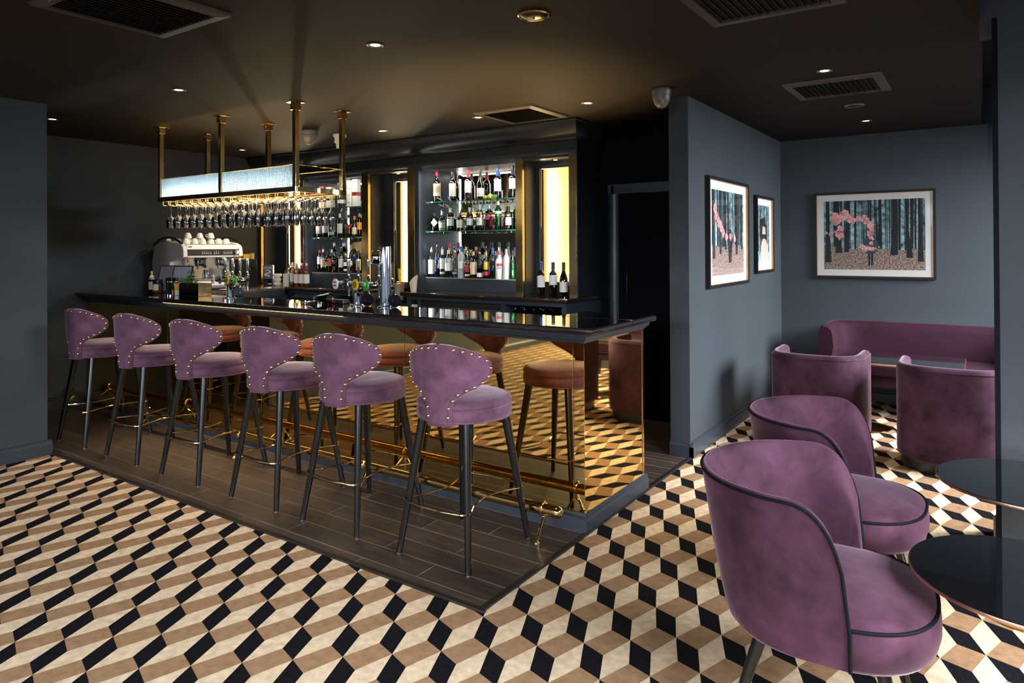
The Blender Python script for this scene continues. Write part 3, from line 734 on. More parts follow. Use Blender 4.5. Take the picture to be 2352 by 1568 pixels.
for k, x in enumerate(chx):
    kind = 'wine' if k < 7 else ('balloon' if k < 10 else 'flute')
    ny = {'wine': 5, 'balloon': 4, 'flute': 6}[kind]
    for j in range(ny):
        y = 3.315 + (3.65 - 3.315) * j / (ny - 1) + random.uniform(-.004, .004)
        loc = (x + random.uniform(-.003, .003), y, ZB - .0310)
        if kind not in proto:
            o = glassware(kind).build(names[kind], STEMG, sharp=60); o.location = loc; proto[kind] = o
        else:
            o = proto[kind].copy(); COL.objects.link(o); o.location = loc
        o['label'], o['group'] = labs[kind]; o['category'] = 'glass'
        if j == 0:
            o['label'] = {'wine': 'clear wine glass', 'balloon': 'large balloon glass', 'flute': 'champagne flute'}[kind] + ' in the front row of the brass rack, ' + ORD[k] + ' from its left end'
        else:
            o['label'] = {'wine': 'clear wine glass hanging behind the front row in the left half of the rack', 'balloon': 'large balloon glass hanging behind the front row at the middle of the rack', 'flute': 'champagne flute hanging behind the front row in the right part of the rack'}[kind]

# ------------------------------------------------------------------ bar stools
def interp(tab, x):
    for (a, b), (c, d_) in zip(tab[:-1], tab[1:]):
        if a <= x <= c: return b + (d_ - b) * (x - a) / (c - a)
    return tab[-1][1] if x > tab[-1][0] else tab[0][1]
def surf_panel(mb, inner, outer, m=0):
    """closed solid from two grids (list of rows of Vectors) of equal size"""
    nu, nv = len(inner), len(inner[0])
    mb.grid(outer, m=m); mb.grid(inner, m=m)
def make_stool():
    t = thing('bar_stool', 'x', 'bar stool', (0, 0, 0), group='velvet bar stools along the bar')
    # seat
    mb = MB(); R = .238
    mb.lathe([(0, .662), (.205, .662), (.228, .666), (.236, .680), (.238, .70), (.234, .716), (.228, .722), (.236, .728), (.238, .74), (.228, .755), (.20, .765), (.12, .771), (0, .773)], 48)
    mb.build('seat', VELVET, t, sharp=70)
    mb = MB(); mb.tube([(.2335 * math.cos(a), .2335 * math.sin(a), .667) for a in [2 * PI * k / 48 for k in range(48)]], .004, 6, closed=True); mb.build('seat_piping', VELVET, t)
    # back: a curved shield with wings, wrapped round the rear (-Y) of the seat
    out = [(.655, 16), (.70, 15), (.74, 15.5), (.77, 18), (.79, 23), (.81, 31), (.83, 40.5), (.85, 49.5), (.875, 57), (.90, 60.5), (.925, 61), (.95, 59.5), (.972, 55), (.993, 47), (1.010, 37.5), (1.025, 26), (1.036, 14), (1.040, 0)]
    zs = [.655, .675, .70, .725, .75, .77, .785, .80, .815, .83, .845, .86, .875, .89, .905, .92, .935, .95, .965, .98, .993, 1.004, 1.014, 1.023, 1.030, 1.036, 1.0395]
    off = math.radians(9)
    def pt(ph, z, r): return Vector((r * math.sin(ph + off), -r * math.cos(ph + off), z))
    def Rz(z, ph): return .251 + .012 * max(0, z - .74) / .3 + .003 * (abs(ph) / 1.0) ** 2
    NU = 22; outer = []; inner = []
    for z in zs:
        w_ = math.radians(max(interp(out, z), 2.5)); ro, ri = [], []
        for i in range(NU + 1):
            s = -1 + 2 * i / NU; ph = w_ * math.sin(s * PI / 2)
            e = min(1, (1 - abs(math.sin(s * PI / 2))) * w_ / .12, (1.0405 - z) / .02)  # edge rounding
            th = .026 * math.sqrt(max(0, 1 - (1 - e) ** 2)) + .0
            zz = z
            ro.append(pt(ph, zz, Rz(z, ph) - .013 + th * .8)); ri.append(pt(ph, zz, Rz(z, ph) - .013 - th))
        outer.append(ro); inner.append(ri)
    mb = MB(); mb.grid(outer); mb.grid(inner)
    # bottom closure
    b = outer[0] + inner[0][::-1]; mb.add(b, [list(range(len(b)))])
    mb.build('backrest', VELVET, t, sharp=120)
    # nail heads following the outline, inset on the outer face
    path = []
    for z, w_ in out: path.append((z, math.radians(w_)))
    dense = []
    for (z0, w0), (z1, w1) in zip(path[:-1], path[1:]):
        for k in range(12): dense.append((z0 + (z1 - z0) * k / 12, w0 + (w1 - w0) * k / 12))
    dense.append(path[-1])
    def insetp(z, w_, sgn):
        # inset towards the shield's middle
        cz, cw = .90, 0; dz, dw = (z - cz), w_ * .26
        if z < .79: return (max(z, .672), (w_ * .26 - .013) / .26 * sgn)
        k = 1 - .017 / max(.05, math.hypot(dz, dw)); return (cz + dz * k, dw * k / .26 * sgn)
    nh = None
    for sgn in (-1, 1):
        acc = .012; last = None
        for z, w_ in dense:
            zz, ph = insetp(z, w_, sgn); p = pt(ph, zz, Rz(zz, ph) + .0085)
            if last is not None: acc += (p - last).length
            last = p
            if acc >= .041 and not (sgn > 0 and z > 1.036):
                acc = 0
                nrm = Vector((p.x, p.y, 0)).normalized()
                if nh is None:
                    q = MB(); q.lathe([(.0088, 0), (.0084, .003), (.006, .006), (.0, .0078)], 14); nh = q.build('nailhead', GOLDP, t); o = nh
                else: o = nh.copy(); COL.objects.link(o)
                o.location = p - nrm * .0015; o.rotation_euler = nrm.to_track_quat('Z', 'Y').to_euler()
    # piping line parallel to the nails on each side
    for sgn in (-1, 1):
        pts = []
        for z, w_ in dense[::5]:
            zz, ph = insetp(z, w_, sgn); pts.append(pt(ph * 1.0, zz, Rz(zz, ph) + .0075))
        mb = MB(); mb.tube(pts, .0022, 6); mb.build('back_piping', VELVET, t)
    # legs
    for sx in (-1, 1):
        for sy in (-1, 1):
            mb = MB(); mb.cyl((sx * .213, sy * .248, .008), (sx * .135, sy * .155, .664), .0145, .023, 20); mb.build('leg', LEGB, t)
            mb = MB(); mb.cyl((sx * .2138, sy * .249, .0), (sx * .213, sy * .248, .009), .011, n=14); mb.build('leg_glide', mat('leg_glide', (.12, .03, .02), .5) if 'leg_glide' not in bpy.data.materials else bpy.data.materials['leg_glide'], t)
    # waved foot ring
    a, b_ = .196, .228
    P = [(-a, -b_), (-.10, -.262), (0, -.268), (.10, -.262), (a, -b_), (.150, -.12), (.125, 0), (.150, .12), (a, b_), (.10, .262), (0, .268), (-.10, .262), (-a, b_), (-.150, .12), (-.125, 0), (-.150, -.12)]
    mb = MB(); mb.tube(ccurve([(x, y, .268) for x, y in P], 6, closed=True), .0048, 8, closed=True); mb.build('foot_ring', GOLDP, t)
    return t
ST = [(-2.154, 2.72, 'mauve velvet bar stool nearest the camera, at the open end of the bar'),
      (-2.878, 2.722, 'mauve velvet bar stool, second from the open end of the bar'),
      (-3.524, 2.717, 'mauve velvet bar stool, third from the open end of the bar'),
      (-4.284, 2.708, 'mauve velvet bar stool, third from the far left wall'),
      (-5.022, 2.709, 'mauve velvet bar stool, second from the far left wall'),
      (-5.762, 2.703, 'mauve velvet bar stool farthest away, beside the left wall end')]
s0 = make_stool(); s0.location = (ST[0][0], ST[0][1], .005); s0['label'] = ST[0][2]
for x, y, lab in ST[1:]: dup(s0, (x, y, .005), None, lab)

# ------------------------------------------------------------------ lounge chairs (facing +X)
def ushape(r, arm, cx, n_arm=6, n=30):
    """plan points of a U open to +X, from the near arm (-Y) round the back to the far arm (+Y)"""
    pts = [(arm + (cx - arm) * k / n_arm, -1) for k in range(n_arm)]
    out = [(x, -r, 0) for x, _ in pts]
    for k in range(n + 1):
        a = -PI / 2 - PI * k / n; out.append((cx + r * math.cos(a), r * math.sin(a), 1))
    out += [(x, r, 0) for x, _ in pts[::-1]]
    return out
def make_lounge():
    t = thing('lounge_chair', 'x', 'lounge chair', group='black-piped lounge chairs by the round tables')
    # shell as grid: u along the U, v from foot to rim
    NA, NB = 10, 36
    def plan(u, r, arm, rear):
        """u 0..1 along U"""
        cx = rear + r; La = max(arm - cx, .001); tot = 2 * La + PI * r; d = u * tot
        if d < La: return Vector((arm - d, -r, 0))
        if d < La + PI * r:
            a = (d - La) / r; return Vector((cx - r * math.sin(a), -r * math.cos(a), 0))
        return Vector((cx + (d - La - PI * r), r, 0))
    NU = 72; NV = 14
    def rimz(x):  # height of the rim against distance from the arm front
        d = .13 - x
        if d >= .17: return .775
        k = max(0, d) / .17; return .44 + (.775 - .44) * (1 - (1 - k) ** 2.6) ** (1 / 2.1)
    outer, inner, rim, footo = [], [], [], []
    for i in range(NU + 1):
        u = i / NU; u = .5 + .5 * math.copysign(abs(2 * u - 1) ** .85, 2 * u - 1)
        top = plan(u, .330, .130, -.335); bot = plan(u, .300, .130, -.255)
        zt = rimz(top.x); zb = .335
        ro, ri = [], []
        for j in range(NV + 1):
            k = j / NV; z = zb + (zt - zb) * k; f = (z - zb) / (.775 - zb)
            p = bot.lerp(top, f ** .8); nx = Vector((p.x - .0, p.y, 0)); 
            nrm = Vector((p.x + .0, p.y, 0)); 
            if p.x > -.0: nrm = Vector((0, p.y, 0))
            nrm.normalize(); p.z = z
            th = .050 * (1 - .55 * max(0, (k - .8) / .2) ** 2)
            ro.append(p.copy()); q = p - nrm * th; q.z = z - .004 * (1 - k); ri.append(q)
        mid = (ro[-1] + ri[-1]) / 2; mid.z += .012
        outer.append(ro + [ro[-1].lerp(mid, .6) + Vector((0, 0, .004)), mid]); inner.append(ri + [ri[-1].lerp(mid, .6) + Vector((0, 0, .004)), mid]); rim.append(ro[-1] + Vector((0, 0, .003)))
    mb = MB(); mb.grid(outer); mb.grid(inner)
    for side in (0, -1):
        a = outer[side]; b = inner[side]
        for j in range(len(a) - 1):
            mb.add([a[j], a[j + 1], b[j + 1], b[j]], [(0, 1, 2, 3)], 0, True)
    for i in range(NU): mb.add([outer[i][0], outer[i + 1][0], inner[i + 1][0], inner[i][0]], [(0, 1, 2, 3)])
    mb.build('backrest', VELVET2, t, sharp=60)
    # piping along the rim and down both arm fronts
    pts = [outer[0][0] + Vector((.002, 0, 0))] + [outer[0][j] + Vector((.003, -.002, 0)) for j in range(1, NV + 1)] + rim[1:-1] + [outer[-1][j] + Vector((.003, .002, 0)) for j in range(NV, -1, -1)]
    mb = MB(); mb.tube(pts, .0052, 8); mb.build('shell_piping', PIPING, t)
    # seat: rounded drum reaching forward of the arms, domed top
    def srow(k, z, n=64, sc_=1.0):
        out = []
        for i in range(n):
            a = 2 * PI * i / n; c, s = math.cos(a), math.sin(a); e = .80
            out.append(Vector((.055 + (.300 * math.copysign(abs(c) ** e, c)) * sc_ * k, .302 * math.copysign(abs(s) ** e, s) * sc_ * k, z)))
        return out
    rows = [srow(.84, .318), srow(.92, .322), srow(.97, .34), srow(1.0, .375), srow(1.0, .405), srow(.985, .432), srow(.96, .445)]
    top = [srow(.96, .445), srow(.90, .456), srow(.78, .464), srow(.55, .472), srow(.25, .477)]
    for rws, nm in ((rows, 'seat_side'), (top, 'seat')):
        mb = MB(); g = [[r_[i] for r_ in rws] for i in range(64)]; mb.grid(g, closed_u=True)
        if nm == 'seat':
            mb.add(top[-1], [list(range(64))], 0, True)
        else: mb.add(rows[0], [list(range(64))[::-1]])
        mb.build(nm, VELVET2, t, sharp=70)
    mb = MB(); mb.tube([p + Vector((0, 0, .001)) for p in srow(.972, .443)], .0055, 8, closed=True); mb.build('seat_piping', PIPING, t)
    for sx, sy in ((-1, -1), (-1, 1), (1, -1), (1, 1)):
        mb = MB(); mb.cyl((.03 + sx * .245, sy * .225, 0), (.04 + sx * .155, sy * .155, .335), .0125, .021, 18); mb.build('leg', LEGB, t)
    return t
lc = make_lounge(); lc.location = (-.465, 2.36, 0); lc.rotation_euler = (0, 0, .075); lc['label'] = 'plum velvet lounge chair with black piping nearest the camera'
dup(lc, (-.545, 3.205, 0), .01, 'plum velvet lounge chair with black piping, behind the nearest one')

# ------------------------------------------------------------------ round tables
def make_round():
    t = thing('round_table', 'x', 'table', group='round black-topped tables')
    mb = MB(); mb.lathe([(0, .5225), (.3155, .5225), (.3163, .5215), (.3163, .5175), (0, .5175)], 96); mb.build('glass_top', BLACKT, t, sharp=12)
    mb = MB(); mb.lathe([(0, .5095), (.316, .5095), (.3195, .511), (.3195, .519), (.318, .5215), (.3165, .521), (0, .5165)], 96); mb.build('rim', COPPER, t)
    mb = MB(); mb.lathe([(.11, .5055), (.10, .500), (.024, .492), (.021, .46), (.021, .06), (.03, .045), (.05, .04)], 40); mb.build('pedestal', BRASS, t)
    mb = MB(); mb.lathe([(0, .0005), (.202, .0005), (.205, .004), (.204, .010), (.19, .016), (.13, .026), (.07, .038), (.02, .043), (0, .043)], 64); mb.build('base', BRASS, t)
    return t
rt = make_round(); rt.location = (.1125, 2.515, 0); rt['label'] = 'round black glass table with copper rim beside the nearest lounge chair'
dup(rt, (.152, 3.52, 0), None, 'round black glass table with copper rim, the farther one beside the column').scale = (1.05, 1.05, 1)

# long table
t = thing('long_table', 'rectangular black glass table with copper rim on two round brass bases', 'table', (-.61, 6.175, 0))
mb = MB(); mb.bx(-.480, .480, -.30, .30, .597, .6015); mb.build('glass_top', BLACKT, t, bevel=.001)
mb = MB(); mb.bx(-.484, .484, -.304, .304, .582, .5975); mb.build('rim', COPPER, t, bevel=.003)
for x in (-.22, .22):
    mb = MB(); mb.lathe([(.10, .5815), (.09, .575), (.022, .565), (.020, .06), (.03, .045), (.05, .04)], 32); o = mb.build('pedestal', BRASS, t); o.location = (x, .145, 0)
    mb = MB(); mb.lathe([(0, .0005), (.197, .0005), (.20, .004), (.199, .010), (.185, .015), (.12, .024), (.05, .038), (0, .042)], 56); o = mb.build('base', BRASS, t); o.location = (x, .145, 0)

# ------------------------------------------------------------------ tub chairs (backs towards the camera, open to +Y)
def make_tub():
    t = thing('tub_chair', 'x', 'tub chair', group='plum velvet tub chairs at the long table')
    def plan(u, w_, dep, th=0):
        """superellipse U open to +Y: u 0..1"""
        a = -PI - .0 + PI * u  # -pi..0 through -pi/2
        c, s = math.cos(a), math.sin(a); e = .62
        return Vector(((w_ - th) * math.copysign(abs(c) ** e, c), -(dep - th) * abs(s) ** e, 0))
    NU = 48
    cols = []
    W_, D_ = .328, .33
    for i in range(NU + 1 + 12):
        if i < 6: u = 0; dy = .16 * (1 - i / 6)
        elif i > NU + 6: u = 1; dy = .16 * ((i - NU - 6) / 6)
        else: u = (i - 6) / NU; dy = 0
        row = []
        for th, z in ((.03, .072), (.004, .085), (0, .12), (0, .40), (0, .655), (.004, .678), (.02, .694), (.04, .697), (.062, .69), (.072, .672), (.075, .60), (.078, .40), (.08, .2)):
            p = plan(u, W_, D_, th); p.y += dy; p.z = z; row.append(p)
        cols.append(row)
    mb = MB(); mb.grid(cols)
    for c in (cols[0], cols[-1]): mb.add(c, [list(range(len(c)))])
    mb.build('shell', VELVET2, t, sharp=75)
    mb = MB(); pts = [c[4] + Vector((0, 0, .014)) for c in cols]; mb.tube(pts, .003, 6); mb.build('seam_piping', VELVET2, t)
    mb = MB(); poly = []
    for i in range(33):
        p = plan(i / 32, W_ - .075, D_ - .075); poly.append((p.x, p.y))
    poly += [(.25, .15), (-.25, .15)]
    mb.prism(poly, .30, .42, 'z', smooth=True); mb.build('seat_cushion', VELVET2, t, bevel=.02, seg=3)
    mb = MB(); mb.prism([(x * .97, y * .97) for x, y in poly], .074, .299, 'z', smooth=True); mb.build('seat_front', VELVET2, t)
    mb = MB(); poly = []
    for i in range(33):
        p = plan(i / 32, W_ - .025, D_ - .025); poly.append((p.x, p.y))
    poly += [(.30, .13), (-.30, .13)]
    mb.prism(poly, .0, .073, 'z', smooth=True); mb.build('plinth', BLACKM, t)
    return t
tb = make_tub(); tb.location = (-.188, 5.565, 0); tb['label'] = 'plum velvet tub chair with rounded back, half hidden by the column'
dup(tb, (-1.045, 5.69, 0), None, 'plum velvet tub chair with rounded back beside the picture wall')

# ------------------------------------------------------------------ curved sofa
t = thing('sofa', 'long plum velvet sofa with wrap-around curved back against the back wall', 'sofa', (-.42, 7.0, 0))
def splan(u, w_, dep, e=.42):
    a = -PI + PI * u; c, s = math.cos(a), math.sin(a)
    return Vector((w_ * math.copysign(abs(c) ** e, c), dep * abs(s) ** e, 0))
cols = []; NU = 60
for i in range(NU + 1):
    row = []
    for th, z in ((0, .27), (0, .40), (.0, .62), (.0, .72), (.012, .755), (.04, .772), (.07, .77), (.10, .745), (.115, .70), (.125, .55), (.13, .42)):
        p = splan(i / NU, .84 - th, .40 - th); p.y -= .10 if False else 0; p.z = z; row.append(p)
    cols.append(row)
for s_i, side in ((0, -1), (-1, 1)):
    c = cols[s_i]
    for k, dy in enumerate((-.12, -.20)):
        new = [Vector((p.x, p.y + dy, p.z - (.02 if k else 0))) for p in c]
        if s_i == 0: cols.insert(0, new)
        else: cols.append(new)
mb = MB(); mb.grid(cols)
for c in (cols[0], cols[-1]): mb.add(c, [list(range(len(c)))])
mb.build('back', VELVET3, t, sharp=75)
mb = MB(); poly = [(p.x, p.y) for p in [splan(i / 40, .735, .295) for i in range(41)]] + [(.74, -.36), (-.74, -.36)]
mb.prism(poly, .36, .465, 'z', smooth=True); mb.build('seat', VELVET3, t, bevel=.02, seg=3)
mb = MB(); mb.prism([(x, y + (.0 if y > 0 else .008)) for x, y in poly], .275, .357, 'z', smooth=True); mb.build('seat_base', VELVET3, t, bevel=.004)
mb = MB(); mb.tube([(-.74, -.364, .36), (.74, -.364, .36)], .006, 8); mb.build('seat_piping', PIPING, t)
for x in (-.68, .68):
    for y in (-.28, .25):
        mb = MB(); mb.cyl((x, y, 0), (x * .97, y * .97, .28), .014, .02, 14); mb.build('leg', LEGB, t)

# ------------------------------------------------------------------ framed pictures
TEAL = mat('print_teal', (.015, .13, .17), .6, noise=(22, .8, 8, '#b8e2e4'))
LEAF = mat('print_leaves', (.035, .018, .014), .6, noise=(75, .8, 2, '#c9aa9c'))
TRUNK = mat('print_trunk', (.006, .007, .010), .6)
SMOKE = mat('print_smoke', (.80, .17, .20), .6, noise=(30, .25, 6, '#fbb6b2')); SMOKE2 = mat('print_smoke_pale', (.90, .42, .42), .6, noise=(40, .2, 6, '#fbd0cc'))
COAT = mat('print_coat', (.02, .07, .09), .6)
SKIN = mat('print_skin', (.65, .45, .38), .6)
MATB = mat('mount_board', (.80, .78, .76), .6)
def circ2(cx, cy, r, n=14): return [(cx + r * math.cos(2 * PI * k / n), cy + r * math.sin(2 * PI * k / n)) for k in range(n)]
def picture(name, label, w_, h_, loc, rz, art, pad, seedv):
    """local frame: X to the right, Z up, facing -Y; origin bottom centre"""
    t = thing(name, label, 'picture', loc, rz)
    f, dp = .022, .034; asp_wide = w_ < h_ * 1.3 and rz == 0 or rz == 0
    mb = MB()
    o = [(-w_/2, 0), (w_/2, 0), (w_/2, h_), (-w_/2, h_)]; i_ = [(-w_/2+f, f), (w_/2-f, f), (w_/2-f, h_-f), (-w_/2+f, h_-f)]
    for y0, y1, A_, B_ in ((-dp, 0, o, i_),):
        v = [(a, 0, b) for a, b in A_] + [(a, -dp, b) for a, b in A_] + [(a, -dp, b) for a, b in B_] + [(a, -.006, b) for a, b in B_]
        mb.add(v, [(k * 4 + q, k * 4 + (q + 1) % 4, k * 4 + 4 + (q + 1) % 4, k * 4 + 4 + q) for k in range(3) for q in range(4)])
    mb.build('frame', mat('frame_black', (.008, .007, .007), .5, spec=.2), t, recalc=False)
    mb = MB(); g = .0035
    for a, b, c, d_ in ((-w_/2+f, w_/2-f, f, f+g), (-w_/2+f, w_/2-f, h_-f-g, h_-f), (-w_/2+f, -w_/2+f+g, f+g, h_-f-g), (w_/2-f-g, w_/2-f, f+g, h_-f-g)): mb.bx(a, b, -dp+.006, -.01, c, d_)
    mb.build('gilt_slip', mat('gilt', (.40, .22, .08), .4, 1), t)
    mb = MB(); mb.bx(-w_/2+f, w_/2-f, -.012, -.004, f, h_-f); mb.build('mount', MATB, t)
    px0, px1, pz0, pz1 = -w_/2 + pad[0], w_/2 - pad[1], pad[2], h_ - pad[3]; W2, H2 = px1 - px0, pz1 - pz0
    rnd = random.Random(seedv); mb = MB(); lay = [0]
    def quad(poly, m_):
        lay[0] += 1; y = -.0122 - lay[0] * .000012
        pts = [(min(max(a, 0), 1), min(max(b, 0), 1)) for a, b in poly]
        mb.add([(px0 + a * W2, y, pz0 + b * H2) for a, b in pts], [list(range(len(pts)))], m_)
    art(quad, rnd, W2 / H2)
    mb.build('photo_print', [TEAL, LEAF, TRUNK, SMOKE, COAT, SKIN, SMOKE2], t, recalc=False, weld=False)
    mb = MB(); mb.add([(-w_/2+f, -.026, f), (w_/2-f, -.026, f), (w_/2-f, -.026, h_-f), (-w_/2+f, -.026, h_-f)], [(0, 1, 2, 3)]); mb.build('glazing', PANE2 if asp_wide else PANE, t, recalc=False)
    return t
def blob(quad, rnd, pts, asp, n=22):
    for x, y, r in pts:
        for q in range(n):
            a, d_ = rnd.uniform(0, 2 * PI), rnd.uniform(0, .95) * r
            cx, cy = x + d_ * math.cos(a) / asp, y + d_ * math.sin(a); rr = r * rnd.uniform(.2, .55)
            quad([(cx + rr / asp * math.cos(b) * rnd.uniform(.75, 1.15), cy + rr * math.sin(b) * rnd.uniform(.75, 1.15)) for b in [2 * PI * k / 10 for k in range(10)]], 6 if q % 3 == 0 else 3)
def trees(quad, rnd, n, hz, thick):
    for _ in range(n):
        x = rnd.random(); w_ = thick * rnd.uniform(.15, .5); quad([(x, hz), (x + w_, hz), (x + w_ * .8 + rnd.uniform(-.01, .01), 1), (x, 1)], 2)
        if rnd.random() < .6:
            s = rnd.choice((-1, 1)); y = rnd.uniform(.55, .9); quad([(x, y), (x + s * .08, y + .14), (x + s * .082, y + .148), (x, y + .012)], 2)
def art_big(quad, rnd, asp):
    quad([(0, .26), (1, .26), (1, 1), (0, 1)], 0)
    trees(quad, rnd, 70, .28, .028)
    quad([(0, 0), (1, 0), (1, .275), (.9, .30), (.75, .28), (.5, .31), (.3, .29), (.12, .33), (0, .36)], 1)
    for x, w_, b, ln in ((.02, .05, .10, .0), (.13, .055, .24, -.01), (.22, .03, .25, .01), (.47, .02, .3, 0), (.55, .035, .30, .01), (.68, .055, .21, .02), (.835, .045, .17, -.03), (.94, .04, .12, -.01)):
        quad([(x - .01, b), (x + w_ + .008, b), (x + w_ * .85 + ln, .6), (x + w_ * .8 + ln, 1), (x + .005 + ln, 1), (x + ln * .5, .6)], 2)
    cx = .478
    for s in (-1, 1): quad([(cx + s * .003, .24), (cx + s * .028, .24), (cx + s * .022, .06), (cx + s * .004, .06)], 2)
    quad([(cx - .052, .235), (cx + .055, .235), (cx + .034, .44), (cx + .02, .52), (cx - .02, .52), (cx - .034, .44)], 4)
    for s in (-1, 1): quad([(cx + s * .02, .51), (cx + s * .045, .48), (cx + s * .085, .35), (cx + s * .065, .32), (cx + s * .035, .40)], 4)
    quad(circ2(cx + .083, .325, .011), 5)
    quad([(cx - .018 * 1, .52), (cx + .018, .52), (cx + .018, .575), (cx - .018, .575)], 2)
    blob(quad, rnd, [(.12, .77, .06), (.17, .74, .07), (.22, .80, .07), (.26, .74, .07), (.13, .68, .05), (.30, .71, .05), (.36, .73, .045), (.41, .74, .05), (.45, .69, .05), (.475, .63, .045), (.49, .57, .04), (.47, .52, .04), (.49, .46, .035), (.17, .60, .04), (.14, .52, .045), (.18, .50, .04), (.08, .51, .03), (.03, .54, .02), (.16, .46, .03)], asp)
    blob(quad, rnd, [(.39, .33, .035), (.42, .30, .035), (.46, .31, .035), (.50, .30, .025), (.49, .38, .03), (.53, .31, .012)], asp)
def art_mid(quad, rnd, asp):
    quad([(0, .34), (1, .34), (1, 1), (0, 1)], 0); trees(quad, rnd, 45, .33, .06)
    quad([(0, 0), (1, 0), (1, .34), (.6, .37), (.3, .33), (0, .36)], 1)
    for x, w_, b in ((.02, .07, .20), (.22, .06, .25), (.38, .05, .3), (.72, .07, .24), (.9, .06, .3)): quad([(x, b), (x + w_, b), (x + w_, 1), (x, 1)], 2)
    quad([(.50, .14), (.58, .14), (.62, .42), (.58, .55), (.5, .55), (.46, .42)], 2)
    blob(quad, rnd, [(.10, .78, .055), (.12, .70, .06), (.20, .63, .06), (.27, .57, .06), (.33, .50, .055), (.43, .47, .05), (.55, .45, .045), (.68, .43, .04)], asp)
def art_small(quad, rnd, asp):
    quad([(0, 0), (1, 0), (1, 1), (0, 1)], 0); trees(quad, rnd, 14, .2, .12)
    quad([(.15, .75), (.6, .8), (.75, .6), (.7, .4), (.3, .38), (.1, .5)], 2)
    quad([(.2, 0), (.9, 0), (.85, .3), (.6, .42), (.4, .42), (.25, .3)], 5)
    quad([(.35, .5), (.65, .5), (.62, .62), (.4, .64)], 5)
picture('framed_picture', 'wide framed photo of a figure with pink smoke in a blue forest, above the sofa', 1.035, .838, (-.884, 7.418, 1.17), 0, art_big, (.085, .085, .085, .085), 3)
picture('framed_picture', 'large upright framed photo of pink smoke in a forest, nearest the doorway', 1.05, .852, (-1.7265, 5.615, 1.172), PI / 2, art_mid, (.11, .10, .09, .095), 5)
picture('framed_picture', 'smaller upright framed photo of a woman, beside the room corner', .605, .712, (-1.7265, 6.705, 1.24), PI / 2, art_small, (.10, .10, .09, .085), 9)


# ------------------------------------------------------------------ bottles
GC = {'clear': tglass('bottle_clear', (.84, .87, .87), 1, 1.6), 'green': tglass('bottle_green', (.10, .50, .20), 1, 1.6), 'dgreen': tglass('bottle_dark_green', (.015, .10, .04), 1, 1.6),
      'brown': tglass('bottle_brown', (.09, .03, .012), 1, 1.6), 'pink': tglass('bottle_pink', (.85, .45, .40), 1, 1.6), 'blue': tglass('bottle_blue', (.25, .4, .8), 1, 1.6),
      'frost': tglass('bottle_frosted', (.72, .76, .78), .6, 1.5, rough=.3, body=.55), 'milk': WHITE, 'wine': WINE, 'olive': tglass('bottle_olive', (.75, .72, .35), 1, 1.6)}
LQ = {'amber': tglass('spirit_amber', (.85, .36, .06), .5, 1.3), 'whisky': tglass('spirit_whisky', (.9, .50, .12), .5, 1.3), 'dark': tglass('spirit_dark', (.35, .09, .03), .5, 1.3),
      'greenliq': tglass('liqueur_green', (.02, .42, .06), .5, 1.3, body=.35), 'gold': tglass('spirit_gold', (.85, .58, .12), .5, 1.3), 'purple': tglass('spirit_violet', (.10, .05, .35), .5, 1.3, body=.3),
      'syrup': tglass('syrup_orange', (.8, .28, .03), .5, 1.3, body=.3), 'pinkgin': tglass('gin_pink', (.9, .42, .40), .5, 1.3)}
CAPS = {'red': REDM, 'black': BLACKM, 'gold': BRASS, 'white': WHITE, 'blue': BLUEM, 'silver': STEEL, 'cork': CORK, 'orange': ORANM, 'yellow': YELM, 'green': GREENM}
LABC = {'paper': PAPER, 'cream': CREAM, 'white': WHITEINK, 'yellow': YELM, 'blue': BLUEM, 'red': REDM, 'black': INK, 'pink': PINKM, 'grey': GREYM, 'green': GREENM, 'orange': ORANM}
def prof(style, r, h):
    k = {'wine': [(0, .0), (.92, .0), (1, .02), (1, .60), (.93, .655), (.66, .70), (.42, .735), (.38, .78), (.38, .985), (.0, .985)],
         'burgundy': [(0, .0), (.95, .0), (1, .02), (1, .42), (.92, .52), (.70, .62), (.46, .70), (.36, .78), (.35, .985), (0, .985)],
         'spirit': [(0, .0), (.94, .0), (1, .02), (1, .60), (.96, .66), (.76, .72), (.46, .765), (.36, .80), (.34, .94), (0, .94)],
         'tall': [(0, .0), (.94, .0), (1, .015), (1, .66), (.94, .71), (.62, .76), (.40, .80), (.36, .96), (0, .96)],
         'round': [(0, .0), (.9, .0), (1, .03), (1, .50), (.97, .58), (.84, .66), (.58, .72), (.36, .76), (.32, .80), (.32, .93), (0, .93)],
         'squat': [(0, .0), (.94, .0), (1, .03), (1, .58), (.94, .66), (.6, .72), (.36, .75), (.33, .78), (.33, .90), (0, .90)],
         'bell': [(0, .0), (1.0, .0), (1, .02), (.86, .25), (.80, .42), (.86, .56), (.80, .66), (.5, .73), (.34, .78), (.32, .92), (0, .92)],
         'cone': [(0, .0), (1.0, .0), (1.0, .03), (.93, .35), (.72, .58), (.42, .74), (.34, .82), (.33, .95), (0, .95)]}[style]
    return [(a * r, b * h) for a, b in k]
CAMDIR = 0
